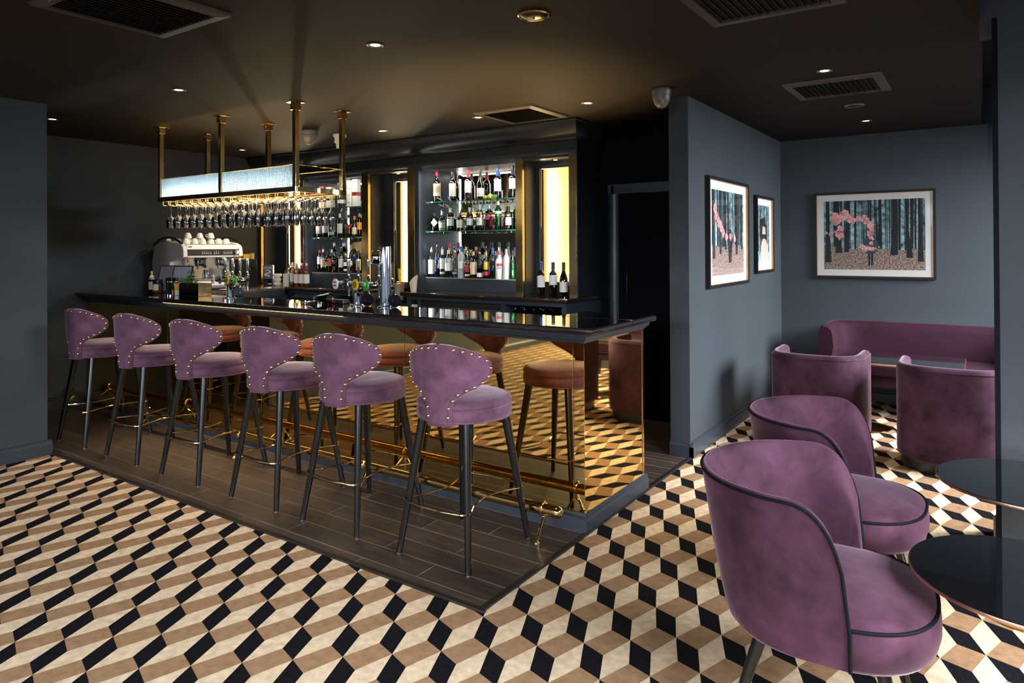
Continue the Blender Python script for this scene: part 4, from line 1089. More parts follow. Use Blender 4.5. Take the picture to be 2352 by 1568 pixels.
def bottle(x, y, z, h, r, style, glass, cap, caplen, labels, label, group, liquid=None, lvl=.5, pourer=False, square=False, extra=None, facing=None):
    t = thing('wine_bottle' if style in ('wine', 'burgundy') else 'spirit_bottle', label, 'bottle', (x, y, z), 0, group)
    P_ = prof(style, r, h)
    n = 4 if square else 24
    q = Matrix.Rotation(PI / 4, 3, 'Z') if square else None
    def LT(pr, nm, mt, k=1.0, sharp=50):
        mb = MB()
        if square:
            body = [(a * (1.25 if b < .72 * h and a > 0 else 1), b) for a, b in pr]
            mb.lathe([(a * k, b) for a, b in body if b <= .72 * h] , 4, M=q); mb.sm = [False] * len(mb.sm)
            mb.lathe([(a * k, b) for a, b in pr if b >= .70 * h and a <= .8 * r], 20)
        else: mb.lathe([(a * k, b) for a, b in pr], 24)
        return mb.build(nm, mt, t, sharp=sharp, bevel=.004 if square else 0)
    LT(P_, 'body', GC[glass])
    if liquid:
        zl = lvl * h; pr = []
        for (a, b), (c, d_) in zip(P_[:-1], P_[1:]):
            if b <= zl: pr.append((a, b + .002))
            if b <= zl < d_: pr.append((a + (c - a) * (zl - b) / (d_ - b), zl)); pr.append((0, zl)); break
        LT(pr, 'liquid', LQ[liquid], .95)
    nr = [a for a, b in P_ if a > 0][-1]; nt_ = P_[-1][1]
    mb = MB(); mb.lathe([(nr * 1.06, nt_ - caplen), (nr * 1.12, nt_ - caplen), (nr * 1.12, nt_ + .004), (nr * .9, nt_ + .006), (0, nt_ + .006)], 20); mb.build('cap', CAPS[cap], t, sharp=50)
    if pourer:
        mb = MB(); mb.cyl((0, 0, nt_ + .006), (.0, 0, nt_ + .022), nr * .9, nr * .6, n=14); mb.tube([(0, 0, nt_ + .02), (.003, -.003, nt_ + .045), (.010, -.008, nt_ + .062)], [.005, .0042, .003], 8)
        mb.build('pourer', CHROME, t)
    face = math.atan2(-y, -x) if facing is None else facing   # labels look towards the room
    for (z0, z1, c, half) in labels:
        mb = MB()
        if square:
            rr = r * 1.25 * math.cos(PI / 4) + .0012
            mb.bx(-rr * .8, rr * .8, -rr - .0006, -rr, z0 * h, z1 * h)
        else:
            def rad(zz):
                zz *= h
                for (a, b), (c_1, d_) in zip(P_[:-1], P_[1:]):
                    if b <= zz <= d_ and d_ > b: return a + (c_1 - a) * (zz - b) / (d_ - b)
                return r
            mb.lathe([(rad(z0) + .0008, z0 * h), (rad((z0 + z1) / 2) + .0008, (z0 + z1) / 2 * h), (rad(z1) + .0008, z1 * h)], 20, a0=face - half, a1=face + half)
        mb.build('label', LABC[c], t, recalc=False)
    return t
def text_mesh(name, body, size, mt, parent, loc, rot, ext=.0003, sx=1.0):
    cu = bpy.data.curves.new(name, 'FONT'); cu.body = body; cu.size = size; cu.align_x = 'CENTER'; cu.align_y = 'CENTER'; cu.extrude = ext
    o = bpy.data.objects.new(name, cu); COL.objects.link(o)
    bpy.context.view_layer.update()
    me = bpy.data.meshes.new_from_object(o.evaluated_get(bpy.context.evaluated_depsgraph_get()))
    bpy.data.objects.remove(o); o = bpy.data.objects.new(name, me); COL.objects.link(o)
    me.materials.clear(); me.materials.append(mt); o.parent = parent; o.location = loc; o.rotation_euler = rot; o.scale = (sx, 1, 1)
    return o
zr0, zr1, zr2 = 1.1925, 1.6555, 1.9495
W_ = 'wine bottles on the upper right shelf'
for x, h, st, cap, cl, labs_, d in (
    (-4.557, .305, 'wine', 'red', .035, [(.19, .60, 'cream', 1.2), (.30, .52, 'cream', 1.2)], 'red-capped wine bottle with a gold and cream crest label, leftmost on the upper right shelf'),
    (-4.353, .290, 'wine', 'black', .05, [(.16, .60, 'paper', 1.1)], 'black-capped wine bottle with a plain white label, second on the upper right shelf'),
    (-4.157, .300, 'wine', 'red', .075, [(.24, .62, 'white', 1.1)], 'wine bottle with a long red capsule and white chateau label'),
    (-4.008, .288, 'burgundy', 'black', .06, [(.10, .38, 'white', 1.2)], 'slope-shouldered wine bottle with a low white label'),
    (-3.804, .292, 'wine', 'blue', .08, [(.24, .62, 'white', 1.1)], 'wine bottle with a blue capsule and patterned white label behind the grapes'),
    (-3.632, .300, 'wine', 'black', .07, [(.28, .60, 'paper', 1.1)], 'black-capped wine bottle partly hidden at the right of the upper shelf')):
    bottle(x, 5.325, zr2, h, .0375, st, 'wine', cap, cl, labs_, d, W_)
G_ = 'gin bottles on the lower right shelf'
mk = lambda *a, **k: bottle(*a, **k)
t = mk(-4.595, 5.335, zr1, .195, .040, 'squat', 'brown', 'black', .012, [], 'dark squat bottle with a white diamond label, leftmost gin', G_, facing=-PI/2)
mb = MB(); mb.add([(-.034, -.0425, .085), (0, -.0445, .045), (.034, -.0425, .085), (0, -.0445, .128)], [(0, 1, 2, 3)]); o = mb.build('label', PAPER, t, recalc=False); o.rotation_euler = (0, 0, .55)
mk(-4.496, 5.33, zr1, .205, .036, 'round', 'clear', 'white', .03, [(.14, .42, 'paper', 1.1), (.03, .12, 'green', 1.1), (.43, .50, 'green', 1.1)], 'clear gin bottle with a patterned white and green label', G_, pourer=True)
t = mk(-4.384, 5.325, zr1, .245, .038, 'squat', 'green', 'white', .035, [(.20, .48, 'white', 1.1), (.52, .56, 'cream', 1.0)], 'green gin bottle with white screw cap and red seal', G_)
mb = MB(); mb.sphere((-.008, -.030, .150), .010, 12); mb.build('seal', REDM, t)
mk(-4.262, 5.325, zr1, .190, .036, 'squat', 'brown', 'cork', .018, [(.15, .55, 'paper', .9)], 'small brown apothecary bottle with cork stopper and stamp-like label', G_)
t = mk(-4.140, 5.325, zr1, .232, .033, 'spirit', 'pink', 'silver', .055, [(.22, .50, 'white', 1.1)], 'pink gin bottle with silver neck and white EG label', G_, liquid='pinkgin', lvl=.6)
text_mesh('lettering', 'EG', .022, INK, t, (-.012, -.0345, .086), (PI / 2, 0, -.35))
t = mk(-4.015, 5.325, zr1, .262, .038, 'round', 'clear', 'silver', .045, [(.18, .46, 'white', 1.1)], 'clear round-shouldered gin bottle with white EG label', G_)
text_mesh('lettering', 'EG', .028, INK, t, (-.006, -.0395, .086), (PI / 2, 0, -.2))
mk(-3.905, 5.325, zr1, .262, .036, 'squat', 'clear', 'silver', .03, [(.38, .50, 'pink', 1)], 'square pink gin decanter with a magenta band', G_, liquid='pinkgin', lvl=.48, square=True)
mk(-3.800, 5.325, zr1, .275, .033, 'tall', 'green', 'white', .03, [(.55, .64, 'white', 1.1)], 'tall bright green gin bottle with white cap', G_)
mk(-3.680, 5.325, zr1, .235, .037, 'squat', 'clear', 'black', .04, [(.18, .48, 'paper', .8)], 'clear gin bottle with black stopper at the right of the shelf', G_)
mk(-3.575, 5.40, zr1, .24, .036, 'spirit', 'clear', 'silver', .03, [(.2, .5, 'paper', 1)], 'clear bottle half hidden behind the brass upright', G_)
B_ = 'spirit bottles on the right bay step'
base = [
 (-4.612, .285, .033, 'tall', 'clear', 'silver', .02, [(.12, .62, 'white', 1.3)], 'clear vodka bottle with tall white label, first on the right step', dict(pourer=True)),
 (-4.538, .315, .027, 'tall', 'clear', 'black', .03, [(.55, .62, 'blue', 1.0)], 'slim vodka bottle with violet base and blue seal', dict(pourer=True, liquid='purple', lvl=.28)),
 (-4.466, .288, .031, 'tall', 'clear', 'white', .05, [(.30, .66, 'white', 1.2), (.12, .2, 'paper', 1)], 'clear rum bottle with white cap and dark green trim', dict(pourer=True, liquid='greenliq', lvl=.12)),
 (-4.386, .285, .040, 'spirit', 'clear', 'gold', .03, [(.24, .68, 'white', 1.2)], 'wide clear vodka bottle with broad white label and gold cap', {}),
 (-4.304, .262, .033, 'spirit', 'clear', 'red', .05, [(.14, .22, 'grey', 1)], 'clear vodka bottle with a red neck band', dict(pourer=True)),
 (-4.226, .318, .035, 'tall', 'frost', 'blue', .055, [(.30, .52, 'white', .8)], 'frosted vodka bottle with a blue capsule', {}),
 (-4.150, .262, .032, 'round', 'clear', 'gold', .02, [(.22, .5, 'red', .9), (.08, .15, 'white', .9)], 'amber rum bottle with round red label', dict(liquid='dark', lvl=.55, pourer=True)),
 (-4.077, .272, .038, 'round', 'clear', 'gold', .03, [(.14, .58, 'cream', .95)], 'spiced rum bottle with large cream label', dict(liquid='amber', lvl=.62)),
 (-3.998, .250, .034, 'round', 'clear', 'black', .03, [(.06, .22, 'white', 1.1)], 'dark rum bottle with narrow white band label', dict(liquid='dark', lvl=.55, pourer=True)),
 (-3.924, .260, .034, 'spirit', 'clear', 'gold', .045, [(.34, .62, 'yellow', .7), (.12, .26, 'red', 1.0)], 'gold tequila bottle with yellow and red labels', dict(liquid='gold', lvl=.3, pourer=True)),
 (-3.848, .300, .033, 'tall', 'clear', 'blue', .05, [], 'clear tequila bottle with a blue diamond label', {}),
 (-3.770, .262, .038, 'spirit', 'milk', 'red', .02, [(.46, .56, 'red', .7), (.36, .44, 'grey', .5)], 'opaque white coconut rum bottle with red lettering', dict(pourer=True)),
 (-3.690, .300, .040, 'bell', 'frost', 'silver', .045, [], 'plain frosted bottle with silver cap', {}),
 (-3.617, .285, .036, 'bell', 'clear', 'black', .05, [(.55, .64, 'black', .6)], 'clear bottle of bright green melon liqueur', dict(liquid='greenliq', lvl=.52))]
for x, h, r, st, gl_, cap, cl, lb, d, kw in base:
    t = bottle(x, 5.300, zr0, h, r, st, gl_, cap, cl, lb, d, B_, **kw)
    if 'blue diamond' in d:
        mb = MB(); mb.add([(-.02, -.034, .10), (0, -.034, .035), (.02, -.034, .10), (0, -.034, .165)], [(0, 1, 2, 3)]); o = mb.build('label', BLUEM, t, recalc=False); o.rotation_euler = (0, 0, -.55)
for x, h, r, st, gl_, cap, cl, lb, d, kw in (
 (-4.470, .345, .036, 'wine', 'wine', 'red', .05, [(.3, .6, 'black', 1)], 'tall dark bottle with red top in the rear row of the right step', {}),
 (-4.240, .320, .036, 'round', 'clear', 'gold', .03, [(.3, .55, 'cream', 1)], 'amber whiskey bottle with cream label in the rear row of the right step', dict(liquid='amber', lvl=.6)),
 (-4.045, .365, .036, 'spirit', 'brown', 'black', .05, [(.35, .62, 'grey', 1)], 'tall brown rum bottle in the rear row of the right step', {}),
 (-3.845, .360, .037, 'cone', 'frost', 'black', .04, [(.30, .42, 'orange', 1)], 'tall frosted bottle with black cap in the rear row of the right step', {})):
    bottle(x, 5.405, zr0, h, r, st, gl_, cap, cl, lb, d, B_, **kw)
# wines standing in the right niche
for x, y, st, cap, lb, d in ((-3.263, 5.225, 'wine', 'blue', [(.24, .58, 'white', 1.1)], 'wine bottle with blue capsule, leftmost of the group below the glowing panel'),
                             (-3.135, 5.220, 'wine', 'black', [(.32, .62, 'white', 1.1)], 'wine bottle with a square white label, middle of the three below the glowing panel'),
                             (-3.020, 5.205, 'burgundy', 'black', [(.12, .42, 'paper', 1.2)], 'slope-shouldered wine bottle with a low grey label below the glowing panel'),
                             (-2.975, 5.285, 'wine', 'black', [(.3, .62, 'paper', 1.1)], 'wine bottle mostly hidden by the rightmost brass upright')):
    bottle(x, y, 1.065, .292, .0375, st, 'wine', cap, .06, lb, d, 'wine bottles below the glowing panel')
# left bay
t = thing('gift_tube', 'white whisky gift tube with black lettering on the upper left shelf', 'gift tube', (-5.815, 5.325, 1.9455))
mb = MB(); mb.lathe([(0, 0), (.041, 0), (.041, .30), (0, .30)], 32); mb.build('tube', PAPER, t)
mb = MB(); mb.lathe([(.0415, .29), (.0425, .29), (.0425, .305), (0, .306)], 32); mb.build('lid', BLACKM, t)
for s_, zz, sz in (('LAPHROAIG', .20, .013), ('10', .13, .02), ('ISLAY', .05, .011)): text_mesh('lettering', s_, sz, INK, t, (.018, -.0385, zz), (PI / 2, 0, .43), ext=.0004)
def giftbox(x, w_, h, m0, m1, z0, z1, lab, rz=.1):
    t = thing('gift_box', lab, 'gift box', (x, 5.33, 1.9455), rz)
    mb = MB(); mb.bx(-w_/2, w_/2, -w_/2, w_/2, 0, h); mb.build('carton', m0, t, bevel=.0015)
    mb = MB(); mb.bx(-w_/2 - .0006, w_/2 + .0006, -w_/2 - .0006, w_/2 + .0006, z0, z1); mb.build('band', m1, t)
MAR = mat('maroon_card', (.20, .012, .02), .4)
giftbox(-5.725, .066, .302, PAPER, MAR, .12, .16, 'white whisky carton with a maroon band beside the white tube')
giftbox(-6.262, .075, .25, MAR, CREAM, .0, .07, 'maroon whisky carton with cream base band seen behind the flutes')
giftbox(-6.148, .07, .235, CREAM, PAPER, .02, .07, 'cream whisky carton seen behind the flutes')
t = thing('gift_tube', 'dark green gift tube with a white band label behind the rack post', 'gift tube', (-5.965, 5.33, 1.9455))
mb = MB(); mb.lathe([(0, 0), (.045, 0), (.045, .275), (0, .275)], 32); mb.build('tube', mat('dark_green_card', (.008, .016, .014), .4), t)
mb = MB(); mb.lathe([(.0455, .045), (.0455, .085)], 32); mb.build('label', PAPER, t, recalc=False)
M_ = 'whisky bottles on the lower left shelf'
for x, h, r, st, gl_, cap, cl, lb, d, kw in (
 (-6.335, .235, .040, 'squat', 'clear', 'black', .03, [(.18, .55, 'paper', 1.2), (.18, .32, 'cream', 1.2)], 'squat whisky bottle with broad peach and white label behind the flutes', dict(liquid='dark', lvl=.5)),
 (-6.235, .235, .034, 'spirit', 'clear', 'black', .04, [(.22, .55, 'white', 1.1)], 'whisky bottle with white label and amber base behind the flutes', dict(liquid='amber', lvl=.5)),
 (-6.135, .215, .036, 'squat', 'wine', 'black', .04, [(.13, .28, 'paper', 1.0)], 'dark squat bottle with a narrow white label beside the snifter', {}),
 (-5.985, .272, .033, 'tall', 'dgreen', 'white', .04, [(.16, .55, 'white', 1.1)], 'green whisky bottle with white cap and large white label', {}),
 (-5.842, .262, .035, 'round', 'clear', 'black', .035, [(.40, .52, 'red', 1.1)], 'whisky bottle with red and silver band label', dict(liquid='whisky', lvl=.55)),
 (-5.750, .250, .034, 'squat', 'clear', 'orange', .035, [(.12, .42, 'cream', .9)], 'whisky bottle with orange stopper and cream label', dict(liquid='gold', lvl=.5)),
 (-5.672, .265, .030, 'tall', 'green', 'silver', .035, [(.3, .6, 'orange', 1)], 'green bottle with orange label beside the brass upright', dict(liquid='amber', lvl=.3)),
 (-5.56, .255, .032, 'spirit', 'clear', 'black', .03, [(.2, .5, 'paper', 1)], 'clear whisky bottle tucked behind the brass upright', dict(liquid='whisky', lvl=.5))):
    bottle(x, 5.325, 1.6125, h, r, st, gl_, cap, cl, lb, d, M_, **kw)
o = glassware('balloon').build('snifter_glass', GLASS, sharp=60); o.rotation_euler = (PI, 0, 0); o.location = (-6.06, 5.305, 1.613); o.scale = (.75, .75, .75)
tag(o, 'small stemmed snifter standing among the whisky bottles on the lower left shelf', 'glass')
L_ = 'bottles on the left bay step'
for x, h, r, st, gl_, cap, cl, lb, d, kw in (
 (-6.300, .262, .030, 'tall', 'clear', 'red', .03, [(.36, .68, 'white', 1.1)], 'whisky bottle with red cap and white label at the left end of the step', dict(liquid='dark', lvl=.35)),
 (-6.238, .262, .031, 'tall', 'clear', 'silver', .02, [(.24, .60, 'cream', 1.2)], 'vodka bottle with cream label and silver pourer on the left step', dict(pourer=True, liquid='dark', lvl=.22)),
 (-6.165, .250, .030, 'spirit', 'clear', 'black', .03, [(.3, .5, 'orange', .8)], 'whisky bottle with slanted orange label on the left step', dict(liquid='dark', lvl=.6)),
 (-6.095, .272, .033, 'spirit', 'clear', 'silver', .03, [(.28, .58, 'red', .9)], 'whisky bottle with slanted red label on the left step', dict(liquid='amber', lvl=.55, square=True)),
 (-6.028, .235, .033, 'squat', 'clear', 'black', .03, [(.12, .56, 'black', 1.1), (.3, .42, 'grey', .7)], 'square whiskey bottle with black and silver label on the left step', dict(liquid='amber', lvl=.5, square=True)),
 (-5.935, .282, .034, 'tall', 'green', 'black', .03, [(.22, .56, 'paper', 1.2)], 'green Irish whiskey bottle with cream label on the left step', dict(pourer=True)),
 (-5.862, .232, .033, 'round', 'clear', 'gold', .02, [(.34, .52, 'white', .9), (.10, .2, 'white', .9)], 'amber liqueur bottle with white labels on the left step', dict(liquid='amber', lvl=.6)),
 (-5.795, .240, .032, 'spirit', 'wine', 'black', .03, [(.36, .56, 'cream', .8)], 'dark cream-liqueur bottle with tan label on the left step', {}),
 (-5.665, .250, .029, 'tall', 'clear', 'black', .03, [(.14, .62, 'yellow', 1.1)], 'liqueur bottle with tall yellow label on the left step', dict(liquid='dark', lvl=.68)),
 (-5.545, .262, .039, 'spirit', 'green', 'red', .03, [(.46, .66, 'white', .9), (.26, .40, 'white', 1.2)], 'green vermouth bottle with round white and red emblem on the left step', {})):
    bottle(x, 5.300, 1.2125, h, r, st, gl_, cap, cl, lb, d, L_, **kw)
for x, h, r, st, gl_, cap, cl, lb, d, kw in (
 (-6.175, .345, .034, 'tall', 'green', 'silver', .03, [(.3, .6, 'white', 1)], 'tall green bottle in the rear row of the left step', {}),
 (-6.02, .340, .034, 'tall', 'green', 'silver', .03, [(.4, .62, 'cream', 1)], 'tall green bottle with cream label in the rear row of the left step', {}),
 (-5.84, .330, .035, 'spirit', 'clear', 'orange', .04, [(.3, .55, 'blue', 1)], 'amber bottle with orange cap and blue label in the rear row of the left step', dict(liquid='amber', lvl=.7)),
 (-5.63, .335, .036, 'wine', 'brown', 'red', .035, [(.3, .5, 'cream', 1)], 'dark red vermouth bottle with red cap in the rear row of the left step', {})):
    bottle(x, 5.405, 1.2125, h, r, st, gl_, cap, cl, lb, d, L_, **kw)

# grapes and lavender
GRAPE = mat('grape_skin', (.55, .55, .08), .25, coat=.3); LEAFG = mat('leaf_green', (.07, .22, .02), .5, noise=(12, .4)); STEMM = mat('stem_green', (.12, .17, .06), .7); LAV = mat('lavender_flower', (.42, .33, .50), .8)
t = thing('grape_bunch', 'bunch of green grapes lying on the upper right glass shelf', 'grapes', (-3.87, 5.285, zr2))
g0 = None
for k in range(34):
    a, rr, zz = random.uniform(0, 2 * PI), random.uniform(0, 1), 0
    x = .075 * rr * math.cos(a); y = .028 * rr * math.sin(a); zz = .012 + random.choice((0, .014, .026)) * (1 - rr) ** .5
    if g0 is None: q = MB(); q.sphere((0, 0, 0), .0115, 12); g0 = q.build('grape', GRAPE, t); o = g0
    else: o = g0.copy(); COL.objects.link(o)
    o.location = (x, y, zz)
mb = MB(); mb.tube([(.06, 0, .03), (.09, -.01, .035), (.11, -.02, .02)], .002, 6); mb.build('stalk', STEMM, t)
def leafmesh(w_, l_, bend=.2):
    mb = MB(); rows = []
    for i in range(7):
        s = i / 6; hw = w_ * math.sin(PI * min(1, s * .93 + .05)) ** .8 * (1 - .3 * s)
        rows.append([Vector((u * hw, l_ * s, -bend * l_ * s * s + .15 * hw * abs(u))) for u in (-1, -.5, 0, .5, 1)])
    mb.grid(rows); return mb
o = leafmesh(.032, .07, .9).build('leaf', LEAFG, t, recalc=False); o.location = (.085, -.02, .035); o.rotation_euler = (-.3, 0, PI * 1.05)
t = thing('lavender_vase', 'small glass vase of dried lavender and rosemary among the gins', 'vase', (-4.205, 5.415, zr1))
mb = MB(); mb.lathe([(0, 0), (.028, 0), (.030, .01), (.030, .10), (.022, .13), (.020, .15)], 24); mb.build('vase', GC['olive'], t)
rl = random.Random(4)
for k in range(16):
    a = rl.uniform(-1, 1); ln = rl.uniform(.22, .30); x1 = a * .10 - .07 * rl.random(); y1 = rl.uniform(-.08, .0); sp = k % 3 == 0; ln = ln if sp else min(ln, .262); y1 = -.20 if sp else y1
    pts = ccurve([(0, 0, .02), (a * .01, 0, .13), (x1 * .5, y1 * (.8 if sp else .5), .13 + (ln - .13) * .55), (x1 * 1.25, y1, ln)], 5)
    mb = MB(); mb.tube(pts, .0016, 5)
    if k % 3:
        for q in range(9):
            p = pts[-1 - q]; s = rl.uniform(-1, 1)
            for s in (-1, 1): mb.add([p, p + Vector((s * .016, rl.uniform(-.012, .004), .016)), p + Vector((s * .013, -.003, .011))], [(0, 1, 2)])
    mb.build('stem', STEMM, t, weld=False, recalc=False)
    if k % 3 == 0:
        mb = MB()
        for q in range(7):
            p = pts[-1] + (pts[-1] - pts[-3]).normalized() * (q * .008); mb.sphere(tuple(p), .0075 * (1 - abs(q - 3) / 7), 8)
        mb.build('flower_spike', LAV, t)

# ------------------------------------------------------------------ under the back bar
t = thing('bottle_fridge', 'stainless under-counter bottle fridge with glass doors below the right bottle bay', 'fridge', (-3.965, 5.2, .06))
def fridge(t, hw):
    mb = MB(); mb.bx(-hw, hw, -.24, .3, 0, .01); mb.bx(-hw, hw, -.24, .3, .90, .925); mb.bx(-hw, -hw + .015, -.24, .3, .01, .90); mb.bx(hw - .015, hw, -.24, .3, .01, .90); mb.bx(-hw, hw, .28, .3, .01, .9)
    mb.build('casing', STEEL, t, bevel=.002)
    mb = MB(); mb.bx(-hw, hw, -.262, -.24, .885, .928); mb.build('top_trim', CHROME, t, bevel=.003)
    for a, b in ((-hw + .004, -.003), (.003, hw - .004)):
        mb = MB(); mb.bx(a, b, -.262, -.243, .80, .878); mb.bx(a, b, -.262, -.243, .01, .06); mb.bx(a, a + .03, -.262, -.243, .06, .80); mb.bx(b - .03, b, -.262, -.243, .06, .80)
        dd = mb.build('door', STEEL, t, bevel=.002)
        mb = MB(); mb.bx(a + .03, b - .03, -.256, -.252, .06, .80); mb.build('door_glass', GLASS, dd)
        mb = MB(); mb.sphere(((a + b) / 2, -.264, .84), .009, 12); mb.build('lock', CHROME, dd)
    mb = MB(); mb.bx(-hw + .016, hw - .016, -.2, .27, .55, .555); mb.build('wire_shelf', CHROME, t)
fridge(t, .455)
t = thing('bottle_fridge', 'black and steel under-counter fridge below the left bottle bay', 'fridge', (-5.99, 5.2, .06)); fridge(t, .34)
fb = 0
for cx, hw, nn in ((-3.965, .40, 12), (-5.99, .29, 8)):
    for k in range(nn):
        x = cx - hw + 2 * hw * (k + .5) / nn; col = ('red', 'white', 'green', 'gold')[(k * 7 + fb) % 4]
        lab = ('red', 'white', 'green', 'yellow')[(k * 7 + fb) % 4]
        bottle(x, 5.06, .616, .215, .027, 'spirit', 'brown' if k % 2 else 'green', col, .02, [(.25, .5, lab, 1.3)],
               'small beer bottle chilling behind the glass doors of the %s fridge' % ('right' if cx > -5 else 'left'), 'beer bottles in the %s fridge' % ('right' if cx > -5 else 'left'))
# upturned glasses in the right compartment
mb = MB(); mb.bx(-3.452, -2.884, 4.95, 5.5, .83, .845); o = mb.build('compartment_shelf', BLACKM); tag(o, 'black shelf inside the open right compartment of the back bar', 'shelf')
o = MB(); o.v = []; 
pg = None
for i in range(6):
    for j in range(3):
        loc = (-3.40 + i * .094, 5.02 + j * .11, .846)
        if pg is None:
            mb = MB(); mb.lathe([(.031, 0), (.034, .045), (.030, .075), (.010, .09), (.006, .10), (.006, .118), (.028, .124), (.031, .127), (0, .127)], 20); pg = mb.build('stemmed_glass', STEMG, sharp=60); o = pg; o.location = loc
        else: o = pg.copy(); COL.objects.link(o); o.location = loc
        tag(o, 'upturned short-stemmed glass in the open right compartment, ' + ('front row, ' + ORD[i] + ' from the left' if j == 0 else 'behind the front row'), 'glass', 'upturned glasses in the right compartment')
t = thing('storage_box', 'white-lidded black box in the narrow compartment left of the fridge', 'box', (-4.515, 5.05, .62))
mb = MB(); mb.bx(-.042, .042, -.10, .15, 0, .30); mb.build('tub', BLACKM, t, bevel=.004)
mb = MB(); mb.bx(-.044, .044, -.105, .155, .301, .325); mb.build('lid', WHITE, t, bevel=.003)

# ------------------------------------------------------------------ middle niche
t = thing('paper_scoop', 'cream paper scoop cup standing at the left end of the right worktop', 'scoop', (-4.60, 5.02, 1.0655))
mb = MB(); n = 28; rows = []
for i in range(n):
    a = 2 * PI * i / n; top = .115 + .045 * math.cos(a - .2)
    rows.append([Vector((.028 * math.cos(a), .028 * math.sin(a), 0)), Vector((.033 * math.cos(a), .033 * math.sin(a), .05)), Vector((.043 * math.cos(a), .043 * math.sin(a), top)), Vector((.040 * math.cos(a), .040 * math.sin(a), top - .002)), Vector((.027 * math.cos(a), .027 * math.sin(a), .004))])
mb.grid(rows, closed_u=True); mb.add([r_[0] for r_ in rows], [list(range(n))]); mb.build('cup', CREAM, t)
t = thing('utensil_pot', 'dark pot holding a yellow-handled brush in the middle niche', 'pot', (-4.98, 5.22, .9655))
mb = MB(); mb.lathe([(0, 0), (.045, 0), (.052, .15), (.049, .15), (.043, .005), (0, .005)], 24); mb.build('pot', mat('tan_pot', (.28, .24, .16), .5), t)
mb = MB(); mb.tube(ccurve([(0, 0, .03), (.004, 0, .18), (.0, 0, .25), (-.004, 0, .31)], 6), [.008] * 8 + [.011] * 6 + [.013] * 5, 10); mb.build('brush', YELM, t)
mb = MB(); mb.lathe([(.0485, .148), (.0535, .148), (.0535, .155), (.0485, .155)], 24); mb.build('rim', REDM, t)

# ------------------------------------------------------------------ beer fonts on the bar
ZC = 1.0802
BADGE = [('white', WHITE, REDM, 'MADRI'), ('silver', STEEL, INK, 'VIER'), ('yellow', YELM, INK, 'Q'), ('green', GREENM, WHITE, 'A')]
def tfont(x, y, label, rz=.0):
    t = thing('beer_font', label, 'beer font', (x, y, ZC), rz)
    mb = MB(); mb.lathe([(0, .0002), (.048, .0002), (.048, .006), (.035, .010), (.030, .014), (.030, .095), (.034, .10), (0, .10)], 32); mb.build('column', CHROME, t)
    for s in (-1, 1):
        mb = MB(); mb.tube(ccurve([(s * .006, 0, .075), (s * .018, 0, .105), (s * .045, 0, .130), (s * .07, 0, .147)], 6), [.026] * 7 + [.022] * 6 + [.018] * 6, 14); mb.build('arm', CHROME, t)
    mb = MB(); mb.tube([(-.185, 0, .152), (.175, 0, .152)], .0225, 24); mb.sphere((.175, 0, .152), .0235, 16); mb.sphere((-.185, 0, .152), .0235, 16); mb.build('crossbar', CHROME, t)
    for k, (nm, mm, m2_, tx) in enumerate(BADGE):
        xx = -.170 + .103 * k
        mb = MB(); mb.cyl((xx, -.02, .152), (xx, -.048, .152), .014, n=16); mb.build('badge_mount', CHROME, t)
        q = Vector((-.25, -1, 0)).to_track_quat('Z', 'Y').to_matrix()
        mb = MB(); mb.lathe([(0, 0), (.0375, 0), (.0395, .004), (.0375, .010), (0, .012)], 32, (xx, -.046, .155), M=q); bd = mb.build('badge', mm, t)
        rz_ = math.atan2(-.25, 1)
        mb = MB()
        if k == 0:
            for zz in (.012, -.012): mb.box((0, -.0125, zz), (.045, .0012, .010))
        elif k == 1:
            mb.box((0, -.0125, .0), (.073, .0012, .017))
        elif k == 2: mb.tube([(.019 * math.cos(a), -.0125, .019 * math.sin(a)) for a in [2 * PI * i / 20 for i in range(20)]], .003, 6, closed=True)
        else: mb.box((0, -.0125, .006), (.028, .0012, .024))
        o = mb.build('badge_print', m2_, bd); o.location = (xx, -.046, .155); o.rotation_euler = (0, 0, rz_)
        o2 = text_mesh('lettering', tx, .016 if k < 2 else .02, (WHITE, BLACKM, INK, GREENM)[k] if k != 1 else INK, bd, (xx - .0035, -.0595, .155 - (.016 if k == 1 else 0)), (PI / 2, 0, rz_), ext=.0004)
        # tap body, nozzle and handle stand behind the bar, towards the server
        mb = MB(); mb.cyl((xx + .03, .02, .152), (xx + .03, .055, .152), .015, n=16); mb.cyl((xx + .03, .05, .165), (xx + .03, .05, .10), .013, .011, 16); mb.cyl((xx + .03, .05, .10), (xx + .03, .05, .065), .008, .006, 12); mb.build('tap_body', CHROME, t)
        mb = MB(); mb.lathe([(0, .165), (.012, .165), (.015, .175), (.010, .182), (.015, .190), (.012, .20), (.008, .206), (.0085, .225), (.0105, .27), (.0135, .325), (.0125, .332), (0, .334)], 20, (xx + .03, .045, 0), M=Matrix.Rotation(.0, 3, 'X')); mb.build('tap_handle', CHROME, t)
    q = Vector((.55, -1, 0)).to_track_quat('Z', 'Y').to_matrix()
    mb = MB(); mb.lathe([(0, 0), (.045, 0), (.045, .008), (.018, .008), (.016, .012), (0, .012)], 32, (.075, .03, .046), M=q); mb.build('splash_disc', BLACKT, t)
    return t
tf = tfont(-5.225, 3.45, 'chrome T-shaped beer font with four badges at the far end of the bar')
dup(tf, (-3.70, 3.45, ZC), None, 'chrome T-shaped beer font with four badges beside the tall chrome column')
t = thing('beer_font', 'tall chrome column beer font with a round dial badge', 'beer font', (-3.445, 3.475, ZC))
mb = MB(); mb.lathe([(0, .0002), (.055, .0002), (.055, .006), (.042, .010), (.0385, .013), (.0385, .418), (.0375, .424), (0, .425)], 40); mb.build('column', CHROME, t)
q = Vector((-.75, -1, 0)).to_track_quat('Z', 'Y').to_matrix()
